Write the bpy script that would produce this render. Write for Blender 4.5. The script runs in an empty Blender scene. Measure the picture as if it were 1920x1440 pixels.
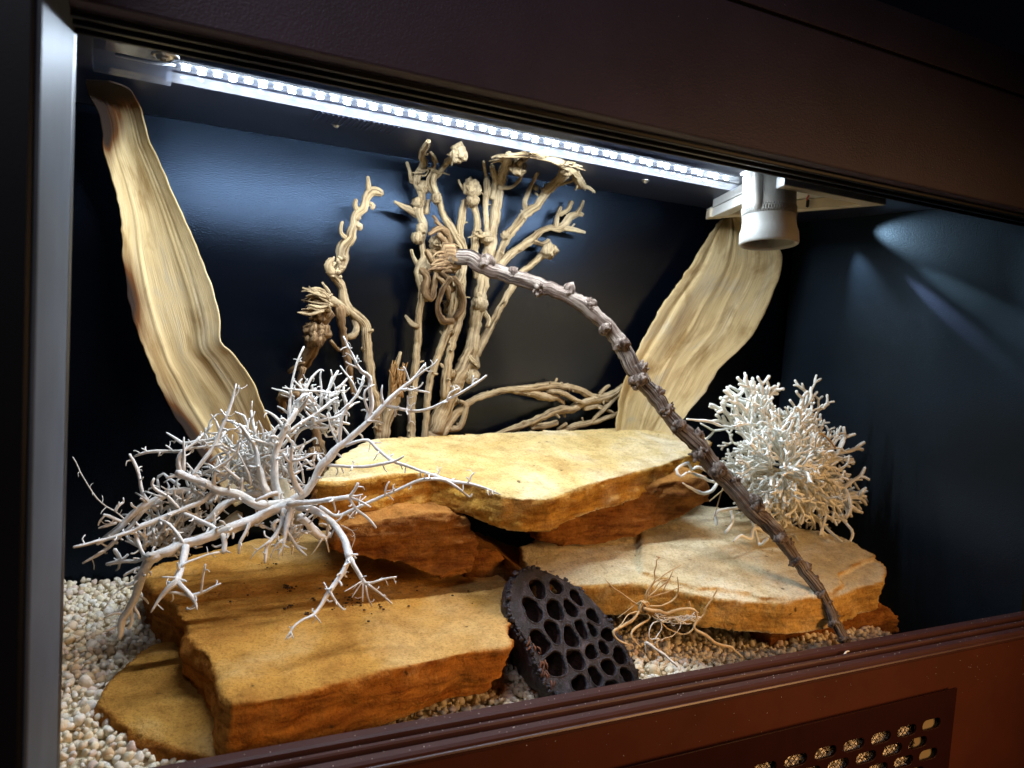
import bpy, bmesh, math, random
import numpy as np
from mathutils import Vector, Matrix, noise

# ------------------------------------------------------------------ camera, light, exposure
S = bpy.context.scene
COL = S.collection
FPX = 1387.0                    # focal length in photo pixels (1920 wide)
CX = np.array([2840., 88., FPX]); CX /= np.linalg.norm(CX)          # tank's long axis, seen by the lens
_m = .065
CV = np.array([-_m, 1., -(-_m * CX[0] + CX[1]) / CX[2]]); CV /= np.linalg.norm(CV)   # down
CZ = np.cross(CX, CV)                                               # into the tank
D = .5                          # camera stands half a unit in front of the opening

cam = bpy.data.cameras.new("camera")
cam.sensor_width = 36; cam.lens = 36 * FPX / 1920; cam.clip_start = .01; cam.clip_end = 50
cam.dof.use_dof = True; cam.dof.focus_distance = .72; cam.dof.aperture_fstop = 9
camo = bpy.data.objects.new("camera", cam); COL.objects.link(camo)
R = np.array([[CX[0], -CX[1], -CX[2]], [CZ[0], -CZ[1], -CZ[2]], [-CV[0], CV[1], CV[2]]])
M = Matrix(R.tolist()).to_4x4(); M.translation = Vector((0, -D, 0)); camo.matrix_world = M
S.camera = camo

W = bpy.data.worlds.new("World"); S.world = W; W.use_nodes = True
W.node_tree.nodes["Background"].inputs[0].default_value = (.55, .6, 1, 1)
W.node_tree.nodes["Background"].inputs[1].default_value = .0012

def area_lamp(name, loc, target, sx, sy, power, color, spread=180):
    l = bpy.data.lights.new(name, 'AREA'); l.shape = 'RECTANGLE'; l.size = sx; l.size_y = sy
    l.energy = power; l.color = color; l.spread = math.radians(spread)
    o = bpy.data.objects.new(name, l); COL.objects.link(o); o.location = loc
    o.rotation_euler = (Vector(target) - Vector(loc)).to_track_quat('-Z', 'Y').to_euler()
    return o
area_lamp("room_lamp_warm", (1.05, -.85, .06), (.45, 0, -.42), .40, .40, 1.7, (1, .55, .22), 66)
area_lamp("added_cool_fill", (-.30, -.75, .85), (.15, .10, -.12), .4, .4, .42, (.84, .86, 1), 62)  # added cool fill from the front left, lifts the header and white branch

S.view_settings.view_transform = 'Standard'; S.view_settings.look = 'None'
S.view_settings.exposure = .22; S.view_settings.gamma = 1
S.render.engine = 'CYCLES'
S.cycles.use_denoising = True
S.cycles.max_bounces = 8; S.cycles.transparent_max_bounces = 12
S.cycles.caustics_reflective = False; S.cycles.caustics_refractive = False
LED_STRENGTH = 2150

random.seed(7); RNG = np.random.default_rng(7)

# ------------------------------------------------------------------ measuring: a photo pixel and a plane of the tank give a point
def ray(px, py):
    r = np.array([px - 960, py - 720, FPX])
    return np.array([r @ CX, r @ CZ, -(r @ CV)])
def at(px, py, Y):
    r = ray(px, py); t = (Y + D) / r[1]
    return r * t - [0, D, 0], t
def onp(px, py, z0, by=0., bx=0.):          # on the sloping plane z = z0 + by*y + bx*x
    r = ray(px, py); t = (z0 - by * D) / (r[2] - by * r[1] - bx * r[0])
    return r * t - [0, D, 0]
P_BIG = (-.270, .056); P_SMALL = (-.312, .10); P_BRIDGE = (-.177, .158); P_RIGHT = (-.2676, .188)

# ------------------------------------------------------------------ materials
def mat(name):
    m = bpy.data.materials.new(name); m.use_nodes = True
    nt = m.node_tree; b = nt.nodes["Principled BSDF"]
    return m, nt, b
def N(nt, t, **kw):
    n = nt.nodes.new(t)
    for k, v in kw.items():
        if k in n.inputs: n.inputs[k].default_value = v
        else: setattr(n, k, v)
    return n
def L(nt, a, b): nt.links.new(a, b)
def coords(nt, attr=None, scale=(1, 1, 1)):
    if attr:
        a = N(nt, 'ShaderNodeAttribute', attribute_name=attr); src = a.outputs['Vector']
    else:
        a = N(nt, 'ShaderNodeTexCoord'); src = a.outputs['Object']
    mp = N(nt, 'ShaderNodeMapping'); mp.inputs['Scale'].default_value = scale
    L(nt, src, mp.inputs['Vector']); return mp.outputs[0]
def tex(nt, vec, scale, detail=4, rough=.6, dist=0.):
    n = N(nt, 'ShaderNodeTexNoise'); n.inputs['Scale'].default_value = scale
    n.inputs['Detail'].default_value = detail; n.inputs['Roughness'].default_value = rough; n.inputs['Distortion'].default_value = dist
    L(nt, vec, n.inputs['Vector']); return n.outputs['Fac']
def ramp(nt, fac, stops):
    r = N(nt, 'ShaderNodeValToRGB'); e = r.color_ramp.elements
    while len(e) < len(stops): e.new(.5)
    for i, (p, c) in enumerate(stops):
        e[i].position = p; e[i].color = (*c, 1) if len(c) == 3 else c
    L(nt, fac, r.inputs[0]); return r.outputs[0]
def mix(nt, fac, a, b, mode='MIX'):
    n = N(nt, 'ShaderNodeMix', data_type='RGBA', blend_type=mode)
    for sock, v in ((n.inputs[0], fac), (n.inputs[6], a), (n.inputs[7], b)):
        if hasattr(v, 'links') or hasattr(v, 'is_linked'): L(nt, v, sock)
        elif isinstance(v, (int, float)): sock.default_value = v
        else: sock.default_value = (*v, 1)
    return n.outputs[2]
def bump(nt, b, h, strength, dist):
    n = N(nt, 'ShaderNodeBump'); n.inputs['Strength'].default_value = strength; n.inputs['Distance'].default_value = dist
    L(nt, h, n.inputs['Height'])
    if b.inputs['Normal'].is_linked: L(nt, b.inputs['Normal'].links[0].from_socket, n.inputs['Normal'])
    L(nt, n.outputs[0], b.inputs['Normal'])
MATS = {}
def setup_mats():
    def laminate(key, col, rough, fine, spec=.5, grain=900):
        m, nt, b = mat(key); v = coords(nt)
        f = tex(nt, v, grain, 2, .5)
        c = ramp(nt, tex(nt, v, 14, 5), [(.3, tuple(x * .8 for x in col)), (.7, tuple(x * 1.15 for x in col))])
        L(nt, c, b.inputs['Base Color']); b.inputs['Roughness'].default_value = rough
        b.inputs['Specular IOR Level'].default_value = spec
        bump(nt, b, f, fine, .0006)
        MATS[key] = m; return m, nt, b
    laminate('header_laminate', (.074, .048, .064), .5, .7, .4, 760)
    laminate('sill_plastic', (.05, .018, .015), .4, .12, .4)
    laminate('panel_laminate', (.055, .013, .006), .5, .10, .25)
    laminate('black_trim', (.006, .006, .008), .4, .1)
    laminate('ceiling_laminate', (.030, .036, .065), .4, .2)
    m, nt, b = laminate('wall_laminate', (.0010, .0014, .003), .25, .5, .34, 700); b.inputs['Specular Tint'].default_value = (.42, .64, 1, 1)
    wv = coords(nt, None, (1, 1, 1)); w = tex(nt, coords(nt, None, (.5, .5, 2.6)), 3.0, 0, .4)   # the thin sheet is a little wavy
    bump(nt, b, w, .3, .04)
    m, nt, b = laminate('end_wall_laminate', (.009, .0135, .019), .34, .5, .4, 700); b.inputs['Specular Tint'].default_value = (.55, .78, 1, 1); bump(nt, b, tex(nt, coords(nt, None, (.5, .5, 2.6)), 3.0, 0, .4), .3, .04)
    m, nt, b = laminate('side_laminate', (.10, .11, .125), .5, .1, .06)
    v = coords(nt)
    # dust on the dark stile
    # sandstone in three tints
    def stone(key, top_a, top_b, top_c, side_a, side_b):
        m, nt, b = mat(key); v = coords(nt)
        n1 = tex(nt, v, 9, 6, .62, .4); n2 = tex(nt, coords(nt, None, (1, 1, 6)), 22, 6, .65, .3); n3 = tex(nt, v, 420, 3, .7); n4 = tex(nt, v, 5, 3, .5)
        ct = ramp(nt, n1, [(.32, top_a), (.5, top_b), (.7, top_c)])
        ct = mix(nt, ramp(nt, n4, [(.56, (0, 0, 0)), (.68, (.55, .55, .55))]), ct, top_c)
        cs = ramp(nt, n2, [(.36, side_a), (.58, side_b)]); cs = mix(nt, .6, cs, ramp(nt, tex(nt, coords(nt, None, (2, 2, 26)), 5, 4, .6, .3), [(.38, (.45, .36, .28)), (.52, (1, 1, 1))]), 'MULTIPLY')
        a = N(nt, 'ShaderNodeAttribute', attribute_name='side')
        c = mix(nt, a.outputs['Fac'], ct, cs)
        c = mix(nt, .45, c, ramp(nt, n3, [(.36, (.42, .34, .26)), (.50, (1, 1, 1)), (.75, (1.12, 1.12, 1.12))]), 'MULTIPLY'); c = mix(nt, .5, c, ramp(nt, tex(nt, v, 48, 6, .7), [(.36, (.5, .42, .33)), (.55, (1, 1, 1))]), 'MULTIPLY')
        pit = tex(nt, v, 95, 2, .4)
        c = mix(nt, ramp(nt, pit, [(.22, (.8, .8, .8)), (.27, (0, 0, 0))]), c, (.06, .035, .012))
        L(nt, c, b.inputs['Base Color']); b.inputs['Roughness'].default_value = .92
        b.inputs['Specular IOR Level'].default_value = .15
        bump(nt, b, tex(nt, v, 60, 8, .7), .8, .006); bump(nt, b, n3, .8, .0012)
        MATS[key] = m
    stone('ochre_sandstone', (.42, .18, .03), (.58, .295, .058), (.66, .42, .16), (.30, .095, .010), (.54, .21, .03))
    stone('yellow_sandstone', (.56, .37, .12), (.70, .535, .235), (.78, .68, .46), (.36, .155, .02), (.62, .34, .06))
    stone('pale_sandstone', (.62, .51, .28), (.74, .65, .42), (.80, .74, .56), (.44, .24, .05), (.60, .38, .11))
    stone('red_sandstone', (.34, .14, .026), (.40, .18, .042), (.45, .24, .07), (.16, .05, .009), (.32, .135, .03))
    def wood(key, cols, around, along, bstr, rough=.8, bd=.002, blotch=None):
        m, nt, b = mat(key)
        v = coords(nt, 'fib', (around, around, along)); n1 = tex(nt, v, 1, 5, .65, .3)
        n2 = tex(nt, coords(nt), 26, 4, .6)
        c = ramp(nt, n1, cols)
        if blotch: c = mix(nt, ramp(nt, n2, [(.45, (0, 0, 0)), (.65, (.75, .75, .75))]), c, blotch)
        c = mix(nt, .35, c, ramp(nt, tex(nt, coords(nt), 300, 3), [(.3, (.5, .48, .45)), (.6, (1, 1, 1))]), 'MULTIPLY')
        L(nt, c, b.inputs['Base Color']); b.inputs['Roughness'].default_value = rough
        b.inputs['Specular IOR Level'].default_value = .25
        bump(nt, b, n1, bstr, bd); bump(nt, b, tex(nt, coords(nt), 180, 4), .35, .001)
        MATS[key] = m
    wood('tan_wood', [(.38, (.045, .025, .012)), (.45, (.22, .148, .07)), (.56, (.44, .325, .175)),], 420, 16, 1.0, .8, .0035, (.50, .39, .235))
    wood('brown_wood', [(.36, (.04, .02, .008)), (.48, (.15, .085, .035)), (.6, (.27, .18, .09))], 300, 30, .9)
    wood('orange_fibre', [(.3, (.13, .06, .018)), (.6, (.33, .18, .06))], 500, 30, .6)
    wood('arch_bark', [(.40, (.022, .014, .011)), (.47, (.12, .088, .068)), (.57, (.31, .265, .22))], 520, 12, 1.0, .8, .004, (.13, .08, .06))
    wood('node_bark', [(.36, (.03, .018, .013)), (.48, (.11, .078, .06)), (.6, (.25, .205, .17))], 200, 120, 1.0, .8, .003)
    wood('white_paint', [(.36, (.50, .46, .39)), (.45, (.80, .80, .78)), (.75, (.88, .88, .87))], 160, 30, .7, .7, .002, (.68, .65, .58))
    wood('white_twig_bare', [(.3, (.42, .34, .2)), (.6, (.66, .58, .42))], 120, 25, .4)
    wood('root_fibre', [(.3, (.42, .27, .12)), (.6, (.66, .50, .28))], 200, 40, .3)
    wood('root_white', [(.3, (.62, .58, .5)), (.6, (.76, .74, .68))], 200, 40, .3)
    # lichen
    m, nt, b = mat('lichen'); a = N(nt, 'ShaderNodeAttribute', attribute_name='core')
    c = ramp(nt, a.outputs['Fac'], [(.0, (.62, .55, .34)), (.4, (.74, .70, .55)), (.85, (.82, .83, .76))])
    L(nt, c, b.inputs['Base Color']); b.inputs['Roughness'].default_value = .85; bump(nt, b, tex(nt, coords(nt), 500, 3), .3, .001)
    MATS['lichen'] = m
    # leaves: fib.x across, fib.z along, stain = brown stain
    m, nt, b = mat('dry_leaf')
    n1 = tex(nt, coords(nt, 'fib', (1500, 1, 14)), 1, 4, .6); n2 = tex(nt, coords(nt, 'fib', (60, 1, 4)), 1, 3, .5, 0); n3 = tex(nt, coords(nt, 'fib', (34, 1, 9)), 1, 5, .6, .5)
    a = N(nt, 'ShaderNodeAttribute', attribute_name='stain')
    c = ramp(nt, n2, [(.30, (.56, .42, .205)), (.45, (.60, .465, .24)), (.60, (.64, .51, .28)), (.72, (.70, .60, .39))])
    c = mix(nt, ramp(nt, n3, [(.50, (0, 0, 0)), (.66, (.75, .75, .75))]), c, (.27, .165, .055)); c = mix(nt, ramp(nt, n3, [(.34, (.6, .6, .6)), (.44, (0, 0, 0))]), c, (.46, .41, .30))
    st = N(nt, 'ShaderNodeMath', operation='ADD'); L(nt, a.outputs['Fac'], st.inputs[0])
    s2 = N(nt, 'ShaderNodeMath', operation='MULTIPLY_ADD'); L(nt, n2, s2.inputs[0]); s2.inputs[1].default_value = 1.0; s2.inputs[2].default_value = -.5
    L(nt, s2.outputs[0], st.inputs[1])
    c = mix(nt, ramp(nt, st.outputs[0], [(.25, (0, 0, 0)), (.8, (1, 1, 1))]), c, (.11, .042, .011))
    c = mix(nt, ramp(nt, st.outputs[0], [(.80, (0, 0, 0)), (1.0, (1, 1, 1))]), c, (.030, .019, .014))
    c = mix(nt, .5, c, ramp(nt, n1, [(.40, (.45, .36, .26)), (.55, (1, 1, 1))]), 'MULTIPLY')
    L(nt, c, b.inputs['Base Color']); b.inputs['Roughness'].default_value = .75; b.inputs['Specular IOR Level'].default_value = .1
    bump(nt, b, n1, .6, .0012); MATS['dry_leaf'] = m
    # pod
    m, nt, b = mat('pod_skin'); v = coords(nt)
    c = ramp(nt, tex(nt, v, 110, 6, .7), [(.40, (.006, .004, .005)), (.55, (.026, .018, .022)), (.68, (.10, .085, .105))])
    L(nt, c, b.inputs['Base Color']); b.inputs['Roughness'].default_value = .36; bump(nt, b, tex(nt, v, 240, 6, .7), .9, .003); MATS['pod_skin'] = m
    m, nt, b = mat('pod_inner'); v = coords(nt)
    c = ramp(nt, tex(nt, v, 90, 5, .7), [(.35, (.012, .006, .005)), (.65, (.06, .022, .015))])
    L(nt, c, b.inputs['Base Color']); b.inputs['Roughness'].default_value = .7; bump(nt, b, tex(nt, v, 200, 5), .8, .003); MATS['pod_inner'] = m
    m, nt, b = mat('pod_torn'); v = coords(nt)
    c = ramp(nt, tex(nt, v, 150, 5, .7), [(.35, (.05, .016, .008)), (.65, (.20, .07, .025))])
    L(nt, c, b.inputs['Base Color']); b.inputs['Roughness'].default_value = .8; MATS['pod_torn'] = m
    # pebbles
    m, nt, b = mat('pebble_stone'); a = N(nt, 'ShaderNodeAttribute', attribute_name='tint')
    c = ramp(nt, a.outputs['Fac'], [(0, (.82, .75, .57)), (.3, (.78, .66, .44)), (.5, (.80, .76, .66)), (.7, (.70, .53, .32)), (.85, (.84, .80, .70)), (1, (.70, .54, .44))])
    c = mix(nt, .4, c, ramp(nt, tex(nt, coords(nt), 260, 4), [(.3, (.6, .55, .5)), (.6, (1, 1, 1))]), 'MULTIPLY')
    L(nt, c, b.inputs['Base Color']); b.inputs['Roughness'].default_value = .75; bump(nt, b, tex(nt, coords(nt), 400, 4), .5, .001); MATS['pebble_stone'] = m
    # plain ones
    def plain(key, col, rough=.5, metal=0., spec=.5, bmp=None):
        m, nt, b = mat(key); v = coords(nt)
        c = ramp(nt, tex(nt, v, 40, 4), [(.3, tuple(x * .9 for x in col)), (.7, tuple(min(1, x * 1.06) for x in col))])
        L(nt, c, b.inputs['Base Color']); b.inputs['Roughness'].default_value = rough
        b.inputs['Metallic'].default_value = metal; b.inputs['Specular IOR Level'].default_value = spec
        if bmp: bump(nt, b, tex(nt, v, bmp, 3), .3, .0008)
        MATS[key] = m
    plain('ceramic', (.36, .335, .285), .55, 0, .4, 500)
    plain('white_plastic', (.78, .78, .74), .4)
    plain('cream_frame', (.72, .62, .46), .5)
    plain('board_blue', (.002, .0025, .004), .6, 0, .05)
    plain('steel', (.62, .62, .62), .28, 1)
    plain('bright_aluminium', (.8, .8, .82), .35, .6)
    plain('red_wire', (.6, .03, .02), .45)
    plain('black_plastic', (.012, .012, .012), .4)
    plain('mesh_wire', (.035, .03, .025), .5, .3)
    plain('plate_lacquer', (.016, .0025, .0018), .5, 0, .15)
    plain('drawer_pebble', (.86, .80, .70), .7)
    plain('dust', (.6, .56, .5), .9)
    plain('dirt', (.05, .025, .01), .95)
    plain('slat_wood', (.22, .17, .09), .8)
    m, nt, b = mat('led_light'); e = N(nt, 'ShaderNodeEmission'); e.inputs[0].default_value = (.85, .92, 1, 1); e.inputs[1].default_value = LED_STRENGTH
    L(nt, e.outputs[0], nt.nodes['Material Output'].inputs[0]); MATS['led_light'] = m
    m, nt, b = mat('led_dome'); e = N(nt, 'ShaderNodeEmission'); e.inputs[0].default_value = (.80, .90, 1, 1); e.inputs[1].default_value = LED_STRENGTH * .4
    L(nt, e.outputs[0], nt.nodes['Material Output'].inputs[0]); MATS['led_dome'] = m
    def clear(key, gloss, tint, milk=0.):
        m, nt, b = mat(key); t = N(nt, 'ShaderNodeBsdfTransparent'); t.inputs[0].default_value = (*tint, 1)
        g = N(nt, 'ShaderNodeBsdfGlossy'); g.inputs['Roughness'].default_value = .07
        fr = N(nt, 'ShaderNodeFresnel'); fr.inputs[0].default_value = 1.5
        x = N(nt, 'ShaderNodeMixShader'); mm = N(nt, 'ShaderNodeMath', operation='MULTIPLY'); L(nt, fr.outputs[0], mm.inputs[0]); mm.inputs[1].default_value = gloss
        L(nt, mm.outputs[0], x.inputs[0]); L(nt, t.outputs[0], x.inputs[1]); L(nt, g.outputs[0], x.inputs[2]); out = x.outputs[0]
        if milk:
            d = N(nt, 'ShaderNodeBsdfTranslucent'); d.inputs[0].default_value = (.85, .9, 1, 1); df = N(nt, 'ShaderNodeBsdfDiffuse'); df.inputs[0].default_value = (.8, .85, .95, 1)
            ad = N(nt, 'ShaderNodeMixShader'); ad.inputs[0].default_value = .5; L(nt, d.outputs[0], ad.inputs[1]); L(nt, df.outputs[0], ad.inputs[2])
            y = N(nt, 'ShaderNodeMixShader'); y.inputs[0].default_value = milk; L(nt, out, y.inputs[1]); L(nt, ad.outputs[0], y.inputs[2]); out = y.outputs[0]
        L(nt, out, nt.nodes['Material Output'].inputs[0]); MATS[key] = m
    clear('clear_tube', .05, (.97, .98, 1)); clear('milky_lens', .4, (.84, .92, 1), .030); clear('milky_side', .3, (.88, .94, 1), .022); clear('cap_plastic', .35, (.80, .84, .95), .02)
setup_mats()

# ------------------------------------------------------------------ objects
def link(name, me, m, parent=None):
    o = bpy.data.objects.new(name, me); COL.objects.link(o)
    if m:
        for k in (m if isinstance(m, (list, tuple)) else [m]): me.materials.append(MATS[k])
    if parent: o.parent = parent
    return o
def tag(o, label, cat=None, group=None, kind=None):
    o['label'] = label
    if cat: o['category'] = cat
    if group: o['group'] = group
    if kind: o['kind'] = kind
    return o
def thing(name, label, cat, loc=(0, 0, 0), group=None):
    o = bpy.data.objects.new(name, None); COL.objects.link(o); o.location = loc; o.empty_display_size = .02
    bpy.context.view_layer.update(); return tag(o, label, cat, group)
def under(o, root):                          # parent, keeping the world place
    o.parent = root; o.matrix_parent_inverse = Matrix.Translation(root.location).inverted(); return o

class Buf:
    def __init__(s): s.v = []; s.f = []; s.n = 0; s.at = {}
    def add(s, v, f, **attrs):
        v = np.asarray(v, float)
        s.v.append(v); s.f += [tuple(int(i) + s.n for i in q) for q in f]
        for k, a in attrs.items(): s.at.setdefault(k, []).append((s.n, np.asarray(a, float)))
        s.n += len(v)
    def box(s, a, b):
        x0, y0, z0 = a; x1, y1, z1 = b
        s.add([(x0, y0, z0), (x1, y0, z0), (x1, y1, z0), (x0, y1, z0), (x0, y0, z1), (x1, y0, z1), (x1, y1, z1), (x0, y1, z1)],
              [(3, 2, 1, 0), (4, 5, 6, 7), (0, 1, 5, 4), (1, 2, 6, 5), (2, 3, 7, 6), (3, 0, 4, 7)]); return s
    def mesh(s, name, smooth=True):
        me = bpy.data.meshes.new(name); V = np.concatenate(s.v)
        me.from_pydata(V.tolist(), [], s.f); me.update()
        for k, parts in s.at.items():
            dim = parts[0][1].ndim
            a = me.attributes.new(k, 'FLOAT_VECTOR' if dim == 2 else 'FLOAT', 'POINT')
            full = np.zeros((s.n, 3)) if dim == 2 else np.zeros(s.n)
            for st, arr in parts: full[st:st + len(arr)] = arr
            a.data.foreach_set('vector' if dim == 2 else 'value', full.ravel())
        if smooth: me.polygons.foreach_set('use_smooth', [True] * len(me.polygons))
        return me
    def obj(s, name, m, root=None, smooth=True):
        o = link(name, s.mesh(name, smooth), m)
        if name in ('lichen_clump', 'frayed_fibre', 'fine_twigs', 'fine_roots', 'shaggy_bark', 'flower_head', 'frayed_top', 'broken_end', 'torn_rim', 'dry_straw', 'knurled_band', 'mesh_screen'): o['kind'] = 'stuff'
        return under(o, root) if root else o
def bevel(o, w=.0015, seg=2):
    md = o.modifiers.new("bevel", 'BEVEL'); md.width = w; md.segments = seg; md.limit_method = 'ANGLE'; return o

def spline(P, step):
    """Catmull-Rom through the rows of P (xyz + radius), resampled about every `step`."""
    P = np.asarray(P, float); out = []
    for i in range(len(P) - 1):
        p0 = P[i - 1] if i else 2 * P[0] - P[1]; p1, p2 = P[i], P[i + 1]
        p3 = P[i + 2] if i + 2 < len(P) else 2 * P[-1] - P[-2]
        n = max(2, int(np.linalg.norm(p2[:3] - p1[:3]) / step))
        for t in np.linspace(0, 1, n, endpoint=False):
            out.append(.5 * ((2 * p1) + (-p0 + p2) * t + (2 * p0 - 5 * p1 + 4 * p2 - p3) * t * t + (-p0 + 3 * p1 - 3 * p2 + p3) * t ** 3))
    out.append(P[-1]); return np.array(out)
def tube(buf, P, sides=8, step=.004, wob=.12, bend=0., cap=.6, flare=None, core=None, ridge=0.):
    """P rows: x,y,z,r.  Lumpy tapering tube with closed, rounded ends."""
    Q = spline(P, step); n = len(Q); c = Q[:, :3].copy(); r = np.maximum(np.abs(Q[:, 3]), 1e-4)
    if bend:
        w = RNG.normal(0, 1, (n, 3)); k = np.array([.25, .5, .25])
        for _ in range(2): w = np.stack([np.convolve(np.pad(w[:, j], 1, 'edge'), k, 'valid') for j in range(3)], 1)
        w[0] = w[-1] = 0; c += w * bend * r[:, None]
    T = np.gradient(c, axis=0); T /= np.linalg.norm(T, axis=1)[:, None] + 1e-12
    u = np.cross(T[0], [.3, .2, .93]); u /= np.linalg.norm(u) + 1e-12
    th = np.linspace(0, 2 * np.pi, sides, endpoint=False); ph = RNG.uniform(0, 6.28, 6)
    d = np.concatenate([[0], np.cumsum(np.linalg.norm(np.diff(c, axis=0), axis=1))])
    V = []; F = []; fib = []; co = []
    noise_r = RNG.normal(0, wob, (n, sides)); noise_r = (noise_r + np.roll(noise_r, 1, 1) + np.roll(noise_r, 1, 0)) / 1.8
    rad = []
    for i in range(n):
        u = u - T[i] * (u @ T[i]); u /= np.linalg.norm(u) + 1e-12; w = np.cross(T[i], u)
        rr = r[i] * (1 + noise_r[i] + wob * .8 * np.sin(d[i] * 90 + ph[0]) + ridge * np.sin(th * 5 + ph[1] + d[i] * 8) + ridge * .7 * np.sin(th * 8 + ph[2]))
        V.append(c[i] + rr[:, None] * (np.cos(th)[:, None] * u + np.sin(th)[:, None] * w))
        fib.append(np.stack([np.cos(th) * r[i] + ph[3], np.sin(th) * r[i] + ph[4], np.full(sides, d[i] + ph[5])], 1)); co.append(np.full(sides, 0.))
    V = np.concatenate(V); fib = np.concatenate(fib)
    for i in range(n - 1):
        a = i * sides
        for j in range(sides):
            k = (j + 1) % sides; F.append((a + j, a + k, a + sides + k, a + sides + j))
    V = np.concatenate([V, [c[0] - T[0] * r[0] * cap], [c[-1] + T[-1] * r[-1] * cap]]); fib = np.concatenate([fib, [fib[0]], [fib[-1]]])
    e = n * sides
    for j in range(sides):
        k = (j + 1) % sides; F.append((k, j, e)); F.append((e - sides + j, e - sides + k, e + 1))
    at = dict(fib=fib)
    if core is not None:
        cv = core(V); at['core'] = cv
    buf.add(V, F, **at); return Q
ZTOP = .199 - .009
def trace(pts, Y0, Y1=None, rs=1.):
    """pixel polyline (x, y, r[, Y]) -> rows x,y,z,r with the depth going from Y0 to Y1."""
    out = []; Y1 = Y0 if Y1 is None else Y1
    ln = np.concatenate([[0], np.cumsum([math.hypot(b[0] - a[0], b[1] - a[1]) for a, b in zip(pts, pts[1:])])]); ln = ln / max(ln[-1], 1e-6)
    for p, l in zip(pts, ln):
        Y = p[3] if len(p) > 3 else Y0 + (Y1 - Y0) * l
        w, t = at(p[0], p[1], Y)
        if w[2] > ZTOP: w = onp(p[0], p[1], ZTOP - random.uniform(0, .004)); t = (w[1] + D) / ray(p[0], p[1])[1]      # nothing grows through the ceiling
        out.append((*w, p[2] * t * rs))
    return out
ICO = {}
def ico(sub):
    if sub not in ICO:
        bm = bmesh.new(); bmesh.ops.create_icosphere(bm, subdivisions=sub, radius=1)
        ICO[sub] = (np.array([v.co[:] for v in bm.verts]), [tuple(v.index for v in f.verts) for f in bm.faces]); bm.free()
    return ICO[sub]
def blob(buf, c, r, lump=.3, sub=3, freq=2.2, stretch=(1, 1, 1)):
    v, f = ico(sub); off = Vector(RNG.uniform(0, 50, 3))
    k = np.array([noise.fractal(Vector(p) * freq + off, .8, 2.1, 3) for p in v])
    V = np.asarray(c) + v * (r * (1 + lump * k))[:, None] * np.array(stretch)
    buf.add(V, f, fib=V + 0.0)

# ------------------------------------------------------------------ the cabinet
ZC = .199; YB = .37; X0 = -.105; XR = 1.02
YF = -.036                                                        # front face of fascia and lower panel
cab = thing("terrarium_cabinet", "dark brown terrarium cabinet with an open front, holding the rocks and branches", "terrarium", (.45, .2, -.5))
Buf().box((-.30, YB, -.5), (2.0, YB + .012, .26)).obj("back_wall", 'wall_laminate', cab, False)
# the far end wall stands a little askew, its own sheet
xr = at(1473, 600, YB)[0][0]
ew = Buf(); ew.add([(xr + dx_, y_, z_) for z_ in (-.5, ZC + .03) for dx_, y_ in ((.045, .005), (.06, .005), (.012, YB - .002), (0, YB - .002))], [(3, 2, 1, 0), (4, 5, 6, 7), (0, 1, 5, 4), (1, 2, 6, 5), (2, 3, 7, 6), (3, 0, 4, 7)])
ew.obj("end_wall", 'end_wall_laminate', cab, False)
Buf().box((X0 - .012, .02, -.5), (X0, YB - .002, ZC + .03)).obj("end_wall", 'black_trim', cab, False)
Buf().box((X0, .012, ZC), (xr + .04, YB - .002, ZC + .014)).obj("ceiling_panel", 'ceiling_laminate', cab, False)
Buf().box((X0, .0045, -.50), (xr - .002, YB - .002, -.46)).obj("floor_panel", 'black_trim', cab, False)
# header fascia: lower board, groove, upper board, top edge
zb = at(960, 180, YF)[0][2]; zg = at(1650, 91.5, YF)[0][2]; zt = at(1800, 57, YF)[0][2]
hd = bevel(Buf().box((-.36, YF, zb), (1.5, .0, zg - .0012)).obj("header_board", 'header_laminate', cab, False), .0016)
bevel(Buf().box((-.36, YF, zg + .0012), (1.5, .0, zt)).obj("header_board", 'header_laminate', cab, False), .0016)
Buf().box((-.36, YF + .004, zg - .0025), (1.5, -.001, zg + .0025)).obj("header_groove", 'black_trim', cab, False)
# sliding door track under the header
tk = Buf()
for a, b_, h in ((-.022, -.019, .004), (-.008, -.005, .004), (.006, .009, .004)): tk.box((-.2, a, zb - h), (1.0, b_, zb - .0005))
tk.box((-.2, .0005, zb + .001), (1.0, .023, zb + .06))
bevel(tk.obj("door_track", 'black_trim', cab, False), .0008)
# left side board, standing proud of the opening: a grey strip paints the shine of its inner face, the unlit front is black
bevel(Buf().box((-.085, -.129, -.9), (-.0465, -.0005, .4)).obj("side_board", 'black_trim', cab, False), .002)
bevel(Buf().box((-.0464, -.1275, -.9), (-.0445, -.001, .4)).obj("side_strip", 'side_laminate', cab, False), .0008)
bevel(Buf().box((-.075, .0005, -.5), (-.0445, .018, zb + .06)).obj("door_stile", 'black_trim', cab, False), .001)
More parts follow.
